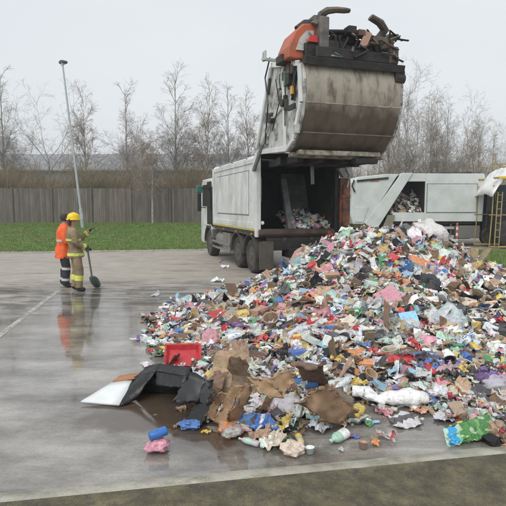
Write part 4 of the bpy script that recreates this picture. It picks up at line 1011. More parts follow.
me = mesh_from('rubbish_mass', V_, F_, C_, MI, LM)
o = bpy.data.objects.new('rubbish_mass', me); col.objects.link(o)
tag(o, 'mass of small mixed litter making up the tipped heap', 'rubbish', kind='stuff')

# rubbish inside both trucks
def inner(name, n_, box, lab, seed, rootm):
    global V_, F_, C_, MI
    V_, F_, C_, MI = [], [], [], []; r_ = random.Random(seed)
    for _ in range(n_):
        x = r_.uniform(box[0], box[1]); y = r_.uniform(box[2], box[3]); z = box[4](x, y)*r_.random()**.5
        p = rootm @ Vector((x, y, box[5]+z)); v, f, cc, mi = piece(r_.choices(KN, KW)[0], r_.uniform(.12, .28), r_.choices(CN, CW)[0], r_)
        emit(v, f, cc, mi, p, orient(Vector((r_.uniform(-.5, .5), -.5, 1)).normalized(), r_.uniform(0, 6), r_.gauss(0, .5), r_))
    o_ = bpy.data.objects.new(name, mesh_from(name, V_, F_, C_, MI, LM)); col.objects.link(o_); tag(o_, lab, 'rubbish', kind='stuff')
M1 = Matrix.Translation((.11, 14, 0)) @ Matrix.Rotation(TY, 4, 'Z')
inner('rubbish', 420, (1.3, 2.25, .0, 1.9, lambda x, y: .1+.32*max(0, y)*(.6+.4*(x-1)), ZB), 'loose litter still lying on the floor inside the white truck body', 5, M1)
inner('rubbish', 420, (X2(392), X2(423), .25, 1.6, lambda x, y: .3+.75*y*min(1, (x-X2(392))/.8), zb+.12), 'mixed litter visible in the side opening of the pale truck', 6, Matrix.Translation((0, y2, 0)))

# ---- individual pieces
NAMES = {'sheet': 'paper_sheet', 'film': 'plastic_film', 'wrapper': 'wrapper', 'bag': 'plastic_bag', 'carton': 'carton', 'box': 'cardboard_box', 'bottle': 'plastic_bottle', 'can': 'drink_can', 'tub': 'plastic_tub', 'tray': 'plastic_tray', 'card': 'cardboard_piece', 'jug': 'plastic_bottle'}
CATS = {'sheet': 'paper', 'film': 'plastic film', 'wrapper': 'wrapper', 'bag': 'bag', 'carton': 'carton', 'box': 'box', 'bottle': 'bottle', 'can': 'can', 'tub': 'tub', 'tray': 'tray', 'card': 'cardboard', 'jug': 'bottle'}
placed = []
def put(px, py, kind, cname, spx, label, second=None, spin=None, tilt=None, lift=0.03, seed=None, group=None, up=None, zs=1.0):
    r_ = random.Random(seed if seed is not None else int(px*131+py*17)); p = hit(px, py); s = spx/FPX*p.y
    v, f, cc, mi = piece(kind, s, cname, r_, second, fine=True)
    if cname == 'clear' and kind in ('bag',): mi = 1 if r_.random() < .3 else 3
    me = mesh_from(NAMES[kind], [Vector((a.x, a.y, a.z*zs)) for a in v], f, cc, [0]*len(f), [LM[mi]], smooth=kind in ('bottle', 'can', 'tub', 'bag', 'jug'))
    o_ = bpy.data.objects.new(NAMES[kind], me); col.objects.link(o_)
    on = hh(p.x, p.y) > .03
    n_ = hnorm(p.x, p.y) if on else Vector((0, 0, 1))
    n_ = (n_+Vector((0, -.35, 0))).normalized() if on else n_          # what slid down the face lies facing outwards
    if up: n_ = Vector(up).normalized()
    M_ = orient(n_, r_.uniform(0, 6.28) if spin is None else spin, (r_.gauss(0, .25) if on else r_.gauss(0, .05)) if tilt is None else tilt, r_)
    loc = Vector((p.x, p.y, p.z+lift))
    if not on:       # rest on the yard
        zmin = min((M_ @ Vector((a.x, a.y, a.z*zs))).z for a in v); loc.z = -zmin+.003
    o_.rotation_euler = M_.to_euler(); o_.location = loc
    tag(o_, label, CATS[kind], group); placed.append((px, py, o_)); return o_
HAND = [
 (208, 298, 'wrapper', 'red', 13, 'red and pink plastic wrapper at the back left edge of the heap', 'pink'),
 (216, 303, 'bag', 'purple', 14, 'dark purple bag just right of the back-left red wrapper', 'black'),
 (185, 307, 'film', 'light blue', 24, 'silvery blue foil sheets near the left tip of the heap', 'pale grey'),
 (198, 303, 'film', 'pale grey', 20, 'crumpled silver foil between the blue foil and the red wrapper', 'white'),
 (149, 318, 'wrapper', 'red', 10, 'small red and white packet lying loose at the left tip', 'white'),
 (162, 317, 'sheet', 'white', 16, 'torn white paper beside the loose red packet', 'pale grey'),
 (190, 322, 'card', 'tan', 24, 'orange-brown cardboard lump near the left tip of the heap', 'orange'),
 (182, 342, 'box', 'brown', 16, 'small brown box above the yellow scrap and red tray', 'brown'),
 (164, 337, 'carton', 'cream', 16, 'cream carton on the left edge of the heap', 'white'),
 (176, 332, 'sheet', 'white', 20, 'flat white paper on the left edge, above the small brown box', 'white'),
 (226, 312, 'film', 'tan', 34, 'large pale brown paper sheet on the upper left of the heap', 'tan'),
 (236, 299, 'wrapper', 'yellow', 16, 'yellow wrapper on top of the large pale brown paper', 'cream'),
 (200, 342, 'wrapper', 'purple', 9, 'small violet wrapper right of the small brown box', 'purple'),
 (208, 341, 'wrapper', 'red', 9, 'small scarlet wrapper right of the violet one', 'red'),
 (186, 353, 'wrapper', 'yellow', 15, 'bright yellow scrap directly above the red tray', 'yellow'),
 (162, 357, 'film', 'green', 16, 'dark green plastic film left of the red tray', 'mint'),
 (147, 366, 'sheet', 'pale grey', 18, 'pale grey paper at the left foot beside green film', 'white'),
 (232, 354, 'bag', 'light blue', 26, 'dusty blue-grey bag right of the red tray', 'pale grey'),
 (214, 352, 'card', 'tan', 26, 'long tan cardboard strip between the red tray and blue-grey bag', 'cream'),
 (289, 289, 'bag', 'green', 13, 'bright green ball-shaped bag on the upper slope', 'green'),
 (258, 311, 'film', 'red', 17, 'bright red crumpled film on the left slope', 'red'),
 (261, 326, 'film', 'red', 22, 'rose red film just below the bright red one', 'pink'),
 (291, 300, 'film', 'pink', 15, 'pink film below the green ball-shaped bag', 'pink'),
 (318, 302, 'card', 'tan', 38, 'broad tan cardboard sheet in the middle of the upper slope', 'tan'),
 (312, 294, 'wrapper', 'red', 14, 'dark red wrapper lying on the broad tan cardboard', 'brown'),
 (275, 318, 'film', 'black', 18, 'black crumpled film right of the bright red film', 'dark grey'),
 (299, 313, 'film', 'black', 28, 'long black film below the broad tan cardboard', 'dark grey'),
 (254, 351, 'bag', 'yellow', 15, 'yellow and cream rounded packet left of the long orange packet', 'cream'),
 (294, 353, 'carton', 'orange', 24, 'long orange flattened packet in the middle of the lower slope', 'orange'),
 (306, 363, 'tub', 'yellow', 15, 'yellow upturned tub lid below the long orange packet', 'cream'),
 (304, 337, 'bag', 'brown', 24, 'dark brown bag above the long orange packet', 'black'),
 (243, 358, 'bag', 'dark grey', 20, 'dark grey-green bag left below the yellow rounded packet', 'black'),
 (240, 374, 'film', 'blue', 15, 'blue film below the dark grey-green bag', 'purple'),
 (271, 376, 'film', 'purple', 16, 'purple film above the brown folded cardboard', 'purple'),
 (317, 314, 'film', 'white', 20, 'bright white film below right of the broad tan cardboard', 'white'),
 (318, 328, 'film', 'red', 24, 'white and red striped film in the heap centre', 'white'),
 (332, 326, 'wrapper', 'pink', 18, 'pink wrapper right of the red striped film', 'red'),
 (366, 285, 'film', 'brown', 32, 'dark brown sacking in the hollow below the summit', 'black'),
 (327, 293, 'card', 'tan', 20, 'small tan cardboard right of the broad tan sheet', 'tan'),
 (386, 290, 'card', 'cream', 32, 'cream and tan crumpled cardboard right of the dark brown sacking', 'tan'),
 (392, 304, 'carton', 'pink', 34, 'long salmon pink flattened carton on the upper right slope', 'pink'),
 (341, 335, 'jug', 'white', 20, 'white plastic bottle lying across the heap centre', 'light blue'),
 (408, 326, 'box', 'light blue', 26, 'light blue flattened box right of the heap centre', 'blue'),
 (385, 343, 'card', 'brown', 26, 'brown cardboard below the light blue box', 'tan'),
 (370, 364, 'film', 'yellow', 22, 'yellow film left of the dark red bag', 'yellow'),
 (347, 352, 'wrapper', 'orange', 16, 'orange wrapper left above the yellow film', 'cream'),
 (402, 364, 'bag', 'red', 28, 'dark red bag on the lower right slope', 'red'),
 (406, 375, 'bag', 'pink', 21, 'smooth pale pink bag below the dark red one', 'pink'),
 (416, 338, 'bag', 'brown', 26, 'dark brown bag under the light blue box, to its right', 'dark grey'),
 (460, 281, 'card', 'tan', 24, 'tan cardboard high on the right shoulder of the heap', 'tan'),
 (466, 307, 'card', 'tan', 34, 'large flat tan cardboard on the right shoulder of the heap', 'cream'),
 (444, 285, 'wrapper', 'cream', 22, 'cream flap left of the tan cardboard on the right shoulder', 'white'),
 (430, 288, 'bag', 'black', 28, 'shiny black bag on the right shoulder of the heap', 'black'),
 (420, 291, 'wrapper', 'green', 13, 'small green wrapper beside the shiny black bag', 'green'),
 (424, 276, 'film', 'purple', 22, 'pale purple film above the shiny black bag', 'pale grey'),
 (451, 323, 'bag', 'clear', 38, 'large milky clear bag below the large tan cardboard', 'white'),
 (492, 325, 'film', 'red', 26, 'bright red film by the right picture edge', 'red'),
 (499, 298, 'wrapper', 'orange', 12, 'orange wrapper high at the right picture edge', 'orange'),
 (497, 291, 'wrapper', 'blue', 9, 'small blue wrapper high at the right picture edge', 'blue'),
 (446, 339, 'film', 'white', 34, 'long white film strip below the milky clear bag', 'white'),
 (432, 347, 'film', 'black', 34, 'long black film strip below the white film strip', 'dark grey'),
 (494, 340, 'bag', 'white', 24, 'white bag below the bright red film at right', 'mint'),
 (404, 234, 'bag', 'black', 22, 'black bag on the summit left of the big white sack', 'dark grey'),
 (414, 239, 'bag', 'white', 20, 'white rounded bag on the summit beside the black one', 'white'),
 (430, 234, 'bag', 'white', 34, 'big white sack crowning the summit of the heap', 'white'),
 (442, 243, 'wrapper', 'tan', 16, 'tan wrapper hanging off the right side of the summit', 'brown'),
 (348, 237, 'bag', 'mint', 18, 'pale green bag high on the heap under the tailgate', 'mint'),
 (467, 362, 'can', 'blue', 17, 'bright blue tin on the lower right slope', 'blue'),
 (480, 360, 'wrapper', 'pink', 16, 'pink wrapper touching the bright blue tin', 'pink'),
 (442, 374, 'film', 'blue', 18, 'royal blue film left below the bright blue tin', 'blue'),
 (457, 371, 'film', 'pink', 17, 'magenta pink film between the blue film and blue tin', 'purple'),
 (496, 368, 'film', 'green', 26, 'yellow-green film right of the blue tin', 'yellow'),
 (424, 376, 'film', 'green', 18, 'lime green film right of the pale pink bag', 'yellow'),
 (443, 361, 'bottle', 'mint', 22, 'pale green bottle above the royal blue film', 'pink'),
 (441, 391, 'film', 'red', 22, 'bright red film near the foot of the heap, right of the long white bag', 'pink'),
 (461, 399, 'film', 'tan', 34, 'salmon tan crumpled film right of the red film at the foot', 'cream'),
 (494, 390, 'bag', 'clear', 36, 'large clear bag with lilac tint at the lower right', 'purple'),
 (480, 405, 'film', 'pale grey', 28, 'grey crumpled foil below the large lilac bag', 'dark grey'),
 (456, 414, 'tray', 'white', 22, 'flat white tray at the foot of the heap beside the wet ground', None),
 (484, 414, 'wrapper', 'pink', 24, 'pale pink roll above the green packet', 'white'),
 (496, 435, 'bag', 'brown', 15, 'red-brown lump right of the green packet', 'red'),
 (493, 424, 'film', 'white', 20, 'white torn film right of the green packet', 'cream'),
 (417, 391, 'bag', 'white', 16, 'small white pouch above the long white bag', 'white'),
 (376, 424, 'can', 'light blue', 8, 'small turquoise bottle cap alone on the wet ground', 'light blue'),
 (384, 416, 'wrapper', 'pink', 17, 'pink and purple wrapper on wet ground below the long white bag', 'purple'),
 (404, 424, 'sheet', 'pale grey', 28, 'flat wet grey sheet on the ground right of the pink wrapper', 'dark grey'),
 (375, 445, 'wrapper', 'orange', 17, 'orange wrapper on the ground near the kerb', 'tan'),
 (386, 440, 'wrapper', 'pale grey', 20, 'thin pale wrapper on the ground above the orange one', 'red'),
 (363, 450, 'tub', 'tan', 13, 'small tan pot on the ground by the kerb', 'tan'),
 (338, 443, 'jug', 'white', 28, 'white squeezed bottle with green cap lying at the front', 'mint'),
 (352, 438, 'wrapper', 'blue', 14, 'blue wrapper beside the white squeezed bottle', 'red'),
 (355, 417, 'bag', 'dark grey', 22, 'dark bag with yellow patch right of the wet brown cardboard', 'yellow'),
 (330, 413, 'bag', 'brown', 48, 'big soaked dark brown cardboard heap at the front of the pile', 'brown'),
 (310, 397, 'card', 'brown', 44, 'brown cardboard flap at the front centre', 'tan'),
 (338, 394, 'bag', 'tan', 34, 'crumpled tan paper with white edge at the front', 'white'),
 (284, 391, 'card', 'tan', 40, 'folded orange-brown cardboard rising at the front', 'brown'),
 (262, 385, 'card', 'brown', 40, 'long brown cardboard left of the folded orange-brown one', 'tan'),
 (226, 398, 'card', 'tan', 52, 'upright folded tan cardboard beside the black sheeting', 'tan'),
 (240, 404, 'card', 'brown', 46, 'upright dark brown cardboard beside the folded tan piece', 'brown'),
 (214, 404, 'card', 'brown', 36, 'narrow brown cardboard leaning next to the black sheeting', 'brown'),
 (290, 412, 'bag', 'pale grey', 36, 'grey dusty bag in front of the folded cardboard', 'cream'),
 (232, 437, 'bag', 'clear', 26, 'translucent grey bag on wet ground at the front left', 'pale grey'),
 (264, 431, 'film', 'blue', 30, 'white and blue packet at the very front of the heap', 'white'),
 (280, 434, 'wrapper', 'yellow', 16, 'yellow corner of packet at the very front', 'white'),
 (300, 445, 'bottle', 'yellow', 27, 'pale yellow translucent bottle at the front near the kerb', 'cream'),
 (272, 447, 'film', 'cream', 26, 'cream film lying before the blue and white packet', 'white'),
 (310, 454, 'tub', 'white', 12, 'small white pot before the pale yellow bottle', 'white'),
 (206, 434, 'wrapper', 'yellow', 10, 'tiny yellow stick left of the translucent bag', 'yellow'),
 (176, 428, 'wrapper', 'tan', 10, 'small tan scrap in the puddle below the black sheeting', 'brown'),
 (320, 432, 'film', 'pale grey', 26, 'mixed grey film between the yellow and white bottles', 'green'),
]
for h_ in HAND:
    px, py, kd, cn_, spx, lab, sec = h_
    kw = dict(tilt=.05) if 'large pale brown paper piece' in lab else {}
    if 'upright' in lab or 'leaning next' in lab: kw = dict(up=(-.35, -.9, .4), spin=1.2, lift=.08)
    put(px, py, kd, cn_, spx, lab, sec, **kw)

# red tray at the edge
o = put(183, 365, 'tray', 'red', 36, 'bright red plastic tray beside the black sheeting', None, spin=.1, up=(.05, -.55, .8), lift=.08)
# long white tied bags
def lumpy(name, pts, rads, c, m_, label, cat, seed=1, squash=.75):
    r_ = random.Random(seed); mb_ = MB(); P_ = []; Rr = []
    n_ = 22
    for i in range(n_+1):
        t = i/n_*(len(pts)-1); k = min(len(pts)-2, int(t)); u = t-k; P_.append(Vector(pts[k]).lerp(Vector(pts[k+1]), u)); Rr.append(rads[k]*(1-u)+rads[k+1]*u)
    mb_.tube(P_, Rr, 16); off = Vector((seed*3.1, 0, 0)); vv = []
    for j, p in enumerate(mb_.v):
        i = j//16; c0 = P_[i]; d_ = Vector(p)-c0; k = 1+.35*mn.noise(Vector(p)*9+off)+.12*mn.noise(Vector(p)*25+off); d_ = d_*k; d_.z *= squash; vv.append(c0+d_)
    me_ = mesh_from(name, vv, mb_.f, [jit(c, r_, .05) for _ in mb_.f], [0]*len(mb_.f), [m_], smooth=True)
    o_ = bpy.data.objects.new(name, me_); col.objects.link(o_); z0 = min(p.z for p in vv); o_.location.z = max(0, -z0) if z0 < 0 else 0
    return tag(o_, label, cat)
a, b, c_ = G(378, 406), G(398, 407), G(427, 407)
lumpy('plastic_bag', [a+Vector((0, 0, .07)), b+Vector((0, 0, .09)), G(415, 407)+Vector((0, 0, .09)), c_+Vector((0, 0, .08))], [.045, .10, .115, .06], PAL['white'], M_film, 'long plump white plastic bag lying at the edge of the wet ground', 'bag', 3)
lumpy('plastic_bag', [G(352, 402)+Vector((0, 0, .12)), G(365, 403)+Vector((0, 0, .12)), G(385, 409)+Vector((0, 0, .05))], [.07, .09, .02], PAL['white'], M_film, 'tapering white plastic bag left of the long plump one', 'bag', 5)
# blue can on a pink bag in the puddle
pinkbag = put(158, 452, 'bag', 'pink', 24, 'wet pink bag lying alone in the puddle', 'pink', zs=.8)
p = G(160, 444); v, f, cc, mi = piece('can', .15, 'blue', random.Random(3), 'blue', True)
v = [Vector((a.x*1.1, a.y, a.z)) for a in v]
me = mesh_from('drink_can', v, f, [PAL['blue'] if k != PAL['light blue'] else k for k in cc], [0]*len(f), [M_hard], True); o = bpy.data.objects.new('drink_can', me); col.objects.link(o)
o.location = pinkbag.location+Vector((.0, .03, .085)); o.rotation_euler = (0, -.15, .5); tag(o, 'bright blue drink can lying on the wet pink bag in the puddle', 'can')
# green packet with blue end
v = []; f = []; cc = []; nx, ny = 120, 44
a, b = G(447, 447), G(497, 437); up_ = Vector((0, .13, .13)); r_ = random.Random(8)
GP = [(.0, PAL['mint']), (.04, (.03, .32, .62)), (.20, (.16, .5, .3)), (.26, (.07, .24, .06)), (.6, (.16, .36, .12)), (.66, (.07, .22, .06)), (.93, (.3, .45, .2))]
for side_ in (0, 1):
    for j in range(ny+1):
        for i in range(nx+1):
            u, w = i/nx, j/ny; base = a.lerp(b, u)+up_*(w*(.75+.35*u)); bul = math.sin(u*math.pi)**.5*math.sin(w*math.pi)**.5*.055
            k = .022*mn.noise(Vector((u*7, w*4, side_*9)))+.01*mn.noise(Vector((u*20, w*12, side_*9)))
            v.append(base+Vector((0, (-1 if side_ == 0 else 1)*(bul)+k, .012+k*.5)))
    o0 = side_*(nx+1)*(ny+1)
    for j in range(ny):
        for i in range(nx):
            q_ = (o0+j*(nx+1)+i, o0+j*(nx+1)+i+1, o0+(j+1)*(nx+1)+i+1, o0+(j+1)*(nx+1)+i); f.append(q_ if side_ == 0 else q_[::-1]); u = i/nx
            cl = [g_[1] for g_ in GP if g_[0] <= u+.02*math.sin(j*.3)-.02 or g_[0] == 0][-1]
            if mn.noise(Vector((u*9, j*.16, 2))) > .28 and .1 < u < .95: cl = (.42, .55, .38)
            cc.append(jit(cl, r_, .02))
me = mesh_from('crisp_packet', v, f, cc, [0]*len(f), [M_film], True); o = bpy.data.objects.new('crisp_packet', me); col.objects.link(o)
tag(o, 'large green packet with a blue end lying at the front right corner of the heap', 'packet')

# black sheeting, white board
blk = mat('black_polythene', (.006, .0065, .007), .36, var=.3, scale=6, dirt=(.028, .026, .024), damt=.4, dscale=5, bump=.4, bscale=18)
def sheet(name, quads, m_, label, cat, th=.008, sub=3, amp=.02, seed=0, ragged=0.0):
    """quads: list of 4 world corner points each; sub-divided and slightly rumpled"""
    mb_ = MB(); off = Vector((seed*7.7, 0, 0)); K2 = 2**sub
    for qd in quads:
        v_ = []
        for j in range(K2+1):
            for i in range(K2+1):
                p_ = qd[0].lerp(qd[1], i/K2).lerp(qd[3].lerp(qd[2], i/K2), j/K2)
                p_ = p_+Vector((mn.noise(p_*4+off), mn.noise(p_*4-off), mn.noise(p_*4+off*2)))*amp; p_ = p_+Vector((mn.noise(p_*13+off), mn.noise(p_*13-off), abs(mn.noise(p_*10+off*3))*1.6))*amp*.55
                if ragged and (i in (0, K2) or j in (0, K2)): p_ = p_+Vector((mn.noise(p_*31), mn.noise(p_*27+off), mn.noise(p_*29)*.3))*ragged
                p_.z = max(-.03 if name == 'black_sheeting' else .006, p_.z); v_.append(p_)
        f_ = [(j*(K2+1)+i, j*(K2+1)+i+1, (j+1)*(K2+1)+i+1, (j+1)*(K2+1)+i) for j in range(K2) for i in range(K2)]
        mb_.add(v_, f_)
    o_ = mb_.build(name, m_, smooth=True); s_ = o_.modifiers.new('thick', 'SOLIDIFY'); s_.thickness = th; s_.offset = 0
    return tag(o_, label, cat)
Z = lambda px, py, h: G(px, py, h)
# white board lying on the wet ground, with black edge
sheet('white_board', [[Z(81, 402, .03), Z(119, 405.5, .02), Z(134, 380, .16), Z(112, 383, .12)]], mat('white_board_face', (.72, .74, .74), .35, dirt=(.4, .4, .4), damt=.3), 'flat white board propped at the tip of the black sheeting in the puddle', 'board', .02, 2, .004)
sheet('cardboard_strip', [[Z(113, 381, .13), Z(134, 379, .18), Z(143, 373, .2), Z(120, 376, .1)]], mat('orange_brown_card', (.40, .17, .07), .6), 'orange-brown cardboard strip behind the white board', 'cardboard', .01, 2, .01)
pA = [Z(119, 405.5, .015), Z(140, 372, .24), Z(153, 366, .30), Z(186, 371, .34), Z(188, 381, .3), Z(150, 393, .12)]
bs = [[Z(119, 406, .012), Z(136, 400, .03), Z(156, 371, .30), Z(133, 379, .17)],
      [Z(133, 379, .17), Z(156, 371, .30), Z(160, 364, .34), Z(146, 367, .28)],
      [Z(156, 371, .30), Z(187, 377, .32), Z(192, 368, .36), Z(160, 364, .34)],
      [Z(156, 371.5, .30), Z(187, 377.5, .32), Z(184, 389, .22), Z(157, 385, .2)],
      [Z(187, 377, .32), Z(214, 380, .30), Z(206, 396, .14), Z(183, 390, .2)]]
bs += [[Z(128, 396, -.03), Z(200, 396, -.03), Z(192, 369, .35), Z(156, 366, .31)]]  # added black back panel, stands in for the shade inside the open hollow
sheet('black_sheeting', bs, blk, 'glossy black plastic sheeting folded like a tent at the left foot', 'plastic sheet', .008, 3, .014, 1, .012)
sheet('torn_plastic', [[Z(190, 371, .36), Z(213, 384, .28), Z(198, 404, .12), Z(171, 405, .14)], [Z(205, 385, .28), Z(213, 392, .24), Z(202, 414, .04), Z(193, 402, .12)]], mat('grey_black_plastic', (.014, .016, .018), .38, dirt=(.05, .05, .05), damt=.5), 'jagged dark grey plastic panel jutting from the black sheeting', 'plastic', .01, 3, .018, 2, .05)
sheet('black_flap', [[Z(194, 404, .12), Z(212, 401, .15), Z(206, 424, .02), Z(182, 429, .01)]], blk, 'lowest black plastic flap dipping into the puddle', 'plastic sheet', .008, 3, .018, 3, .05)
# folded upright cardboard beside it
cdm = mat('wet_cardboard', (.24, .15, .085), .5, var=.35, scale=5, dirt=(.06, .038, .022), damt=.9, dscale=6, bump=.2)
cdl = mat('dry_cardboard', (.40, .26, .15), .65, var=.2, scale=5, dirt=(.13, .08, .045), damt=.85, dscale=5, bump=.3)
sheet('cardboard_piece', [[Z(211, 421, .05), Z(222, 426, .03), Z(245, 386, .42), Z(237, 384, .44)]], cdl, 'tall folded tan cardboard strip leaning right at the front left', 'cardboard', .012, 4, .026, 5, .05)
sheet('cardboard_piece', [[Z(224, 426, .02), Z(240, 422, .04), Z(250, 388, .44), Z(246, 384, .45)]], cdm, 'tall darker cardboard strip beside the leaning tan one', 'cardboard', .012, 4, .026, 6, .05)
sheet('cardboard_piece', [[Z(204, 418, .04), Z(212, 419, .05), Z(229, 394, .32), Z(222, 392, .33)]], cdm, 'short leaning cardboard strip nearest the black plastic flap', 'cardboard', .012, 4, .026, 7, .05)
sheet('cardboard_piece', [[Z(246, 380, .5), Z(262, 393, .4), Z(286, 398, .35), Z(268, 378, .52)], [Z(268, 378, .52), Z(286, 398, .35), Z(294, 376, .5), Z(286, 371, .56)]], cdl, 'large orange-brown cardboard folded like a book at the front', 'cardboard', .014, 4, .03, 8, .06)
sheet('cardboard_piece', [[Z(300, 404, .30), Z(338, 428, .06), Z(356, 408, .2), Z(322, 388, .42)]], cdm, 'broad soaked dark cardboard slab sloping to the ground at the front', 'cardboard', .015, 4, .04, 9, .09)

# ---- other larger pieces, found lying over the heap
LAND = [(430, 232, 'white summit sack'), (348, 237, 'pale green bag under the tailgate'), (289, 289, 'green ball-shaped bag'), (366, 285, 'dark sack in the hollow'), (430, 288, 'shiny black bag'), (466, 307, 'large tan cardboard'),
        (226, 311, 'large pale brown paper'), (258, 311, 'bright red film'), (318, 302, 'broad tan cardboard'), (183, 365, 'red tray'), (294, 353, 'long orange packet'), (341, 335, 'white bottle'), (408, 326, 'light blue box'), (402, 364, 'dark red bag'),
        (467, 362, 'bright blue tin'), (492, 325, 'red film at the right edge'), (494, 390, 'lilac-tinted bag'), (284, 391, 'folded cardboard'), (330, 413, 'soaked brown cardboard'), (240, 374, 'blue film'), (210, 300, 'red wrapper at back left'), (190, 322, 'orange-brown cardboard lump')]
KW2 = [('film', 28), ('bag', 9), ('sheet', 14), ('wrapper', 12), ('carton', 10), ('bottle', 9), ('card', 14), ('tub', 3), ('tray', 4), ('can', 3)]
WORD = {'film': 'crumpled film', 'bag': 'bag', 'sheet': 'paper sheet', 'wrapper': 'wrapper', 'carton': 'carton', 'bottle': 'bottle', 'card': 'cardboard flap', 'tub': 'tub', 'tray': 'tray', 'can': 'can'}
seen = {}; cnt = 0; tries = 0
rz = random.Random(505)
while cnt < 185 and tries < 9000:
    tries += 1; px = rz.uniform(150, 504); py = rz.uniform(232, 432); p = hit(px, py)
    if hh(p.x, p.y) < .08: continue
    if min((px-a)**2+((py-b)*1.3)**2 for a, b, _ in placed) < 11**2: continue
    kd = rz.choices([k[0] for k in KW2], [k[1] for k in KW2])[0]; cn_ = rz.choices(CN, CW)[0]
    if kd == 'card': cn_ = rz.choice(['tan', 'brown', 'cream'])
    if kd == 'can': cn_ = rz.choice(['red', 'blue', 'green', 'pale grey'])
    if kd == 'bottle': cn_ = rz.choice(['clear', 'white', 'light blue', 'mint', 'green'])
    lm = min(LAND, key=lambda l: (px-l[0])**2+(py-l[1])**2); dx, dy = px-lm[0], py-lm[1]
    pos = ('right of' if dx > 0 else 'left of') if abs(dx) > abs(dy)*1.3 else ('below' if dy > 0 else 'above') if abs(dy) > abs(dx)*1.3 else ('below right of' if dy > 0 and dx > 0 else 'below left of' if dy > 0 else 'above right of' if dx > 0 else 'above left of')
    lab = '%s %s %s the %s' % (cn_, WORD[kd], pos, lm[2])
    if lab in seen: continue
    seen[lab] = 1
    s = rz.uniform(.16, .32) if kd not in ('can', 'bottle', 'tub') else rz.uniform(.15, .26)
    put(px, py, kd, cn_, s*FPX/p.y, lab, None, group='loose pieces of rubbish on the heap'); cnt += 1
print('pieces', len(placed), 'tries', tries)

# scraps scattered on the yard left of the heap
for k, (px, py, kd, cn_, spx, lab) in enumerate([(155, 296, 'sheet', 'pale grey', 9, 'small pale scrap alone on the yard above the left tip'), (225, 268, 'film', 'white', 8, 'white scrap on the yard before the truck wheels'), (222, 263, 'wrapper', 'black', 5, 'tiny dark scrap on the yard beside the truck wheels'),
      (155, 391, 'wrapper', 'tan', 7, 'tan scrap half hidden below the black sheeting'), (173, 300, 'wrapper', 'dark grey', 9, 'dark scrap on the yard behind the silver foil'), (218, 282, 'film', 'white', 12, 'thin white film on the yard behind the large sack')]):
    put(px, py, kd, cn_, spx, lab, None)

# ------------------------------------------------------------------ people
def skin(name, pts, edges, rad, m_, parent, sub=2, root=0):
    me_ = bpy.data.meshes.new(name); me_.from_pydata(pts, edges, []); o_ = bpy.data.objects.new(name, me_); col.objects.link(o_)
    sk = o_.modifiers.new('skin', 'SKIN'); sk.use_smooth_shade = True; ss = o_.modifiers.new('sub', 'SUBSURF'); ss.levels = sub; ss.render_levels = sub
    bpy.context.view_layer.update()
    if not me_.skin_vertices: 
        bpy.context.view_layer.objects.active = o_
    for i, sv in enumerate(me_.skin_vertices[0].data):
        rr_ = rad[i]; sv.radius = rr_ if isinstance(rr_, tuple) else (rr_, rr_); sv.use_root = (i == root)
    dg = bpy.context.evaluated_depsgraph_get(); dg.update(); nm = bpy.data.meshes.new_from_object(o_.evaluated_get(dg)); nm.name = name
    o_.modifiers.clear(); o_.data = nm; nm.materials.clear()
    for x in (m_ if isinstance(m_, (list, tuple)) else [m_]): nm.materials.append(x)
    nm.polygons.foreach_set('use_smooth', [True]*len(nm.polygons)); o_.parent = parent
    return o_
skin_m = mat('skin', (.42, .25, .18), .5, var=.05)
tan_m = mat('tan_fire_kit', (.27, .20, .115), .75, var=.15, scale=8, dirt=(.12, .09, .06), damt=.8, dscale=5, bump=.7, bscale=14)
hi_y = mat('yellow_silver_reflective_band', (.62, .66, .12), .4, var=.2, scale=20)
silver_m = mat('silver_band', (.5, .5, .48), .35)
yel_h = mat('yellow_helmet', (.78, .55, .01), .3, var=.03)
org = mat('orange_hi_vis', (.80, .12, .02), .6, var=.2, scale=8, bump=.7, bscale=12)
navy = mat('dark_navy_cloth', (.025, .026, .032), .75, var=.3, scale=8, bump=.3, bscale=15)
boot_m = mat('black_boot', (.02, .02, .02), .45)
hair_m = mat('dark_hair', (.03, .022, .018), .7)
def band(o_, rngs, mi, cond=None):
    for pl in o_.data.polygons:
        c = pl.center
        if any(a <= c.z <= b for a, b in rngs) and (cond is None or cond(c)): pl.material_index = mi
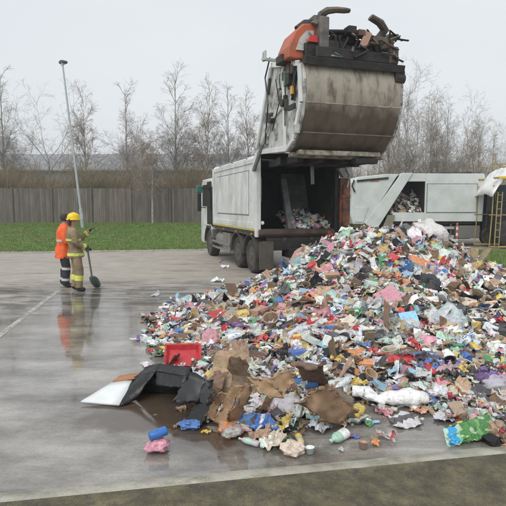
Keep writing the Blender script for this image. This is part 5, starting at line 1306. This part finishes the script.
def person(loc, rz, label, lhand, lelb, rhand, relb, jm, tm, helmet=True, jb=(), tb=(), lean=.0, hem=.80, bulk=1.0):
    root = empty('person', loc, rz, label=label, cat='person')
    L = lean
    J = [(0, 0, .95), (0, L*.3, 1.12), (0, L*.7, 1.32), (0, L, 1.46), (0, L+.02, 1.54), (0, L+.04, 1.60), (0, L+.045, 1.69),        # 0-6 pelvis..head
         (-.17, L*.9, 1.42), lelb, lhand, (.17, L*.9, 1.42), relb, rhand,                                                         # 7-12 arms
         (-.10, 0, .90), (-.12, .02, .50), (-.13, -.03, .09), (-.13, .12, .04), (.10, 0, .90), (.12, .05, .50), (.14, .02, .09), (.14, .17, .04)]  # 13-20 legs
    E = [(0, 1), (1, 2), (2, 3), (3, 4), (4, 5), (5, 6), (2, 7), (7, 8), (8, 9), (2, 10), (10, 11), (11, 12), (0, 13), (13, 14), (14, 15), (15, 16), (0, 17), (17, 18), (18, 19), (19, 20)]
    RA = [(.13, .10), (.13, .095), (.15, .105), .07, .055, .085, .085, .062, .042, .028, .062, .042, .028, .085, .058, .038, .032, .085, .058, .038, .032]
    skin('body', J, E, RA, skin_m, root)
    # jacket
    def ex(p, q_, t): return Vector(p).lerp(Vector(q_), t)
    cl = random.Random(int(abs(loc[0])*100))
    def loft(mb_, rings, sg=20, wr=.012):
        v_ = []
        for (cx, cy, z, rx, ry) in rings:
            for q_ in range(sg):
                a = 2*math.pi*q_/sg; w_ = 1+mn.noise(Vector((math.cos(a)*2.2, math.sin(a)*2.2, z*7+cx*9)))*.13+mn.noise(Vector((math.cos(a)*4, math.sin(a)*4, z*16+3)))*.07
                v_.append((cx+math.cos(a)*rx*w_, cy+math.sin(a)*ry*w_, z+cl.uniform(-wr, wr)*.4))
        n_ = len(rings); f_ = [(a*sg+b, a*sg+(b+1) % sg, (a+1)*sg+(b+1) % sg, (a+1)*sg+b) for a in range(n_-1) for b in range(sg)]
        f_ += [tuple(range(sg-1, -1, -1)), tuple((n_-1)*sg+b for b in range(sg))]; mb_.add(v_, f_)
    B_ = bulk
    prof_ = [(hem, .205, .185), (hem+.02, .21, .19), (.9, .195, .175), (1.0, .175, .145), (1.1, .178, .148), (1.2, .19, .155), (1.3, .205, .155), (1.38, .20, .14), (1.44, .15, .115), (1.49, .085, .085), (1.52, .07, .075)]
    def tor(z): return L*max(0, (z-.9)/.6)
    def rr__(z, kx):
        for (z0, a0, b0), (z1, a1, b1) in zip(prof_[:-1], prof_[1:]):
            if z0 <= z <= z1: t = (z-z0)/(z1-z0); return ((a0+(a1-a0)*t)*B_+kx, (b0+(b1-b0)*t)*B_+kx)
        return (.19*B_, .155*B_)
    mb_ = MB(); zs_ = [hem, hem+.03]+[hem+.03+(1.52-hem-.03)*q_/16 for q_ in range(1, 17)]
    loft(mb_, [(0, tor(z), z, *rr__(z, 0)) for z in zs_])
    for (sh_, el_, ha_) in ((J[7], J[8], J[9]), (J[10], J[11], J[12])):
        s0 = Vector(sh_); s0.x *= .78; w__ = ex(el_, ha_, .86)
        mb_.tube([s0+Vector((0, 0, .01)), ex(sh_, el_, .12), ex(sh_, el_, .3), ex(sh_, el_, .5), ex(sh_, el_, .7), ex(sh_, el_, .88), ex(el_, ha_, .12), ex(el_, ha_, .3), ex(el_, ha_, .5), w__], [.075, .088, .078, .082, .07, .077, .072, .06, .064, .056], 14)
    mb_.v = [tuple(Vector(p)+Vector((mn.noise(Vector(p)*13), mn.noise(Vector(p)*13+Vector((5, 0, 0))), 0))*.014) for p in mb_.v]
    j = mb_.build('jacket', jm[0], root, smooth=True)
    for (z0, z1) in jb:
        mb_ = MB(); loft(mb_, [(0, tor(z), z, *rr__(z, .006)) for z in (z0, (z0+z1)/2, z1)], wr=0); mb_.build('reflective_band', jm[1], j, smooth=True)
    for (el_, ha_) in ((J[8], J[9]), (J[11], J[12])):
        mb_ = MB(); mb_.tube([ex(el_, ha_, .55), ex(el_, ha_, .78)], [.066, .063], 14); mb_.build('cuff_band', jm[1], j, smooth=True)
    mb_ = MB(); loft(mb_, [(0, 0, .74, .15, .12), (0, 0, .84, .165, .13), (0, .01, 1.0, .16, .13), (0, .01, 1.04, .15, .12)])
    legs_ = []
    for (a, b, c) in ((J[13], J[14], J[15]), (J[17], J[18], J[19])):
        a, b, c = Vector(a), Vector(b), Vector(c); c = Vector((c.x, c.y, .10)); pts_ = [a, a.lerp(b, .35), a.lerp(b, .7), b, b.lerp(c, .3), b.lerp(c, .65), c]
        mb_.tube(pts_, [.092, .104, .098, .092, .092, .088, .085], 14); legs_.append((b, c))
    mb_.v = [tuple(Vector(p)+Vector((mn.noise(Vector(p)*11), mn.noise(Vector(p)*11+Vector((5, 0, 0))), 0))*.018) for p in mb_.v]
    t_ = mb_.build('trousers', tm[0], root, smooth=True)
    for (b, c) in legs_:
        for (z0, z1) in tb:
            if z1 > b.z: z1 = b.z; z0 = b.z-.06
            mb_ = MB(); t0_, t1_ = (b.z-z0)/(b.z-c.z), (b.z-z1)/(b.z-c.z); mb_.tube([b.lerp(c, t1_), b.lerp(c, t0_)], [.101, .099], 14); mb_.build('reflective_band', tm[1], t_, smooth=True)
    for s_ in (15, 19):
        x, y, z = J[s_]; b_ = skin('boot', [(x, y-.02, .22), (x, y-.03, .08), (x, y+.06, .055), (x, y+.16, .045)], [(0, 1), (1, 2), (2, 3)], [.062, .066, .064, .052], boot_m, root)
    # gloves with fingers
    for (el, ha, sgn) in ((J[8], J[9], -1), (J[11], J[12], 1)):
        h0 = Vector(ha); d_ = (h0-Vector(el)).normalized(); u = d_.cross(Vector((0, 0, 1))).normalized(); w_ = u.cross(d_)
        pts = [tuple(h0-d_*.03), tuple(h0+d_*.05)]; ed = [(0, 1)]; rd = [.035, (.042, .024)]
        for k in range(4):
            o_ = (k-1.5)*.022; ln = (.05, .06, .055, .042)[k]; b_ = h0+d_*.06+u*o_; i0 = len(pts)
            pts += [tuple(b_), tuple(b_+d_*ln*.6-w_*.015), tuple(b_+d_*ln-w_*.04)]; ed += [(1, i0), (i0, i0+1), (i0+1, i0+2)]; rd += [.012, .0105, .009]
        i0 = len(pts); b_ = h0+d_*.015+u*(-sgn*.035); pts += [tuple(b_), tuple(b_+d_*.035+u*(-sgn*.02)-w_*.02)]; ed += [(0, i0), (i0, i0+1)]; rd += [.014, .011]
        skin('glove', pts, ed, rd, boot_m, root, sub=1)
    hc = Vector((0, L+.05, 1.64))
    # face
    mb_ = MB(); mb_.lathe([(.004, .035), (.016, .0), (.004, -.03)], 8, 'z', (hc.x, hc.y+.095, hc.z)); mb_.build('nose', skin_m, root, smooth=True)
    for s_ in (-1, 1):
        mb_ = MB(); mb_.lathe([(.002, .012), (.012, 0), (.002, -.012)], 8, 'z', (hc.x+s_*.032, hc.y+.082, hc.z+.02)); mb_.build('eye', boot_m, root, smooth=True)
        mb_ = MB(); mb_.lathe([(.003, .03), (.016, 0), (.003, -.03)], 8, 'z', (hc.x+s_*.088, hc.y, hc.z)); mb_.build('ear', skin_m, root, smooth=True)
    if helmet:
        mb_ = MB(); mb_.lathe([(.130, -.02), (.133, -.005), (.122, .008), (.120, .055), (.104, .105), (.066, .138), (.03, .150), (.004, .153)], 24, 'z', (hc.x, hc.y-.005, hc.z+.035), scale=(1, 1.18))
        he = mb_.build('helmet', yel_h, root, smooth=True)
        mb_ = MB(); mb_.prism([(hc.y-.14, hc.z+.05), (hc.y-.132, hc.z+.11), (hc.y-.085, hc.z+.172), (hc.y, hc.z+.198), (hc.y+.075, hc.z+.172), (hc.y+.128, hc.z+.11), (hc.y+.135, hc.z+.05)], hc.x-.012, hc.x+.012, 'x'); mb_.build('helmet_ridge', yel_h, he, bevel=.008)
        mb_ = MB(); mb_.prism([(hc.x-.1, hc.z-.11), (hc.x+.1, hc.z-.11), (hc.x+.11, hc.z+.04), (hc.x-.11, hc.z+.04)], hc.y-.125, hc.y-.1, 'y'); mb_.build('neck_guard', navy, he)
    else:
        mb_ = MB(); mb_.lathe([(.09, -.06), (.105, 0), (.105, .05), (.08, .095), (.03, .115), (.003, .118)], 18, 'z', (hc.x, hc.y-.025, hc.z+.005), scale=(.95, 1.05)); mb_.build('hair', hair_m, root, smooth=True)
    return root
f1 = G(77, 291); f1.z = 0
person(f1, R(-62), 'firefighter in tan kit and yellow helmet pointing right and holding a shovel', (-.14, .36, 1.40), (-.24, .16, 1.20), (.16, .24, 1.02), (.26, -.04, 1.14), [tan_m, hi_y], [tan_m, hi_y], True,
       jb=((.84, .90), (1.18, 1.23)), tb=((.26, .38),), lean=-.07)
f2 = G(66, 288)+Vector((-.1, .2, 0)); f2.z = 0
p2 = person(f2, R(-70), 'dark-haired person in orange hi-vis jacket and dark trousers behind the firefighter', (-.2, .25, .95), (-.26, .05, 1.12), (.12, .28, 1.05), (.25, .05, 1.12), [org, silver_m], [navy, silver_m], False,
       jb=((1.10, 1.15),), tb=((.16, .22), (.42, .48)), lean=.03, hem=.70, bulk=1.08)
p2.scale = (1.02, 1.02, 1.02)
# shovel
shm = mat('green_grey_blade', (.10, .17, .14), .4, metal=.3, var=.2, scale=8)
a = P(87.5, 249, f1.y-.05); bq = P(92, 277, f1.y-.35); tip = G(97, 288)
sh = empty('shovel', (0, 0, 0), label='long-handled shovel with dark green blade held by the firefighter', cat='shovel')
mb = MB(); mb.tube([a, bq], .02, 8); mb.build('handle', black_plastic, sh, smooth=True)
mb = MB(); mb.tube([a+Vector((-.06, 0, .02)), a+Vector((.06, 0, .02))], .018, 8); mb.tube([a+Vector((-.06, 0, .02)), a+Vector((0, 0, -.08))], .012, 6); mb.tube([a+Vector((.06, 0, .02)), a+Vector((0, 0, -.08))], .012, 6); mb.build('grip', black_plastic, sh)
dv = (tip-bq); mb = MB(); v = []; f = []
for j in range(7):
    t = j/6; w_ = [.03, .09, .105, .11, .11, .10, .07][j]
    for i in range(7):
        s_ = i/6*2-1; p_ = bq.lerp(tip, t)+Vector((s_*w_, 0, .0))+Vector((0, .05*(s_*s_)-.02, .03*s_*s_)); p_.z = max(.012, p_.z); v.append(p_)
for j in range(6):
    for i in range(6): f.append((j*7+i, j*7+i+1, (j+1)*7+i+1, (j+1)*7+i))
mb.add(v, f); o = mb.build('blade', shm, sh, smooth=True); s_ = o.modifiers.new('t', 'SOLIDIFY'); s_.thickness = .006

scene.render.engine = 'CYCLES'
scene.cycles.max_bounces = 6; scene.cycles.transparent_max_bounces = 12
# thin damp air over the whole site
hz = bpy.data.materials.new('damp_air'); hz.use_nodes = True; nt = hz.node_tree; nt.nodes.clear()
pv = nt.nodes.new('ShaderNodeVolumePrincipled'); pv.inputs['Color'].default_value = (.9, .93, .96, 1); pv.inputs['Density'].default_value = .0016; pv.inputs['Anisotropy'].default_value = .2
mo = nt.nodes.new('ShaderNodeOutputMaterial'); nt.links.new(pv.outputs[0], mo.inputs['Volume'])
mb = MB(); mb.box(-410, -210, -1.1, 410, 910, 22); mb.build('haze', hz, kind='stuff', label='thin damp haze in the air')
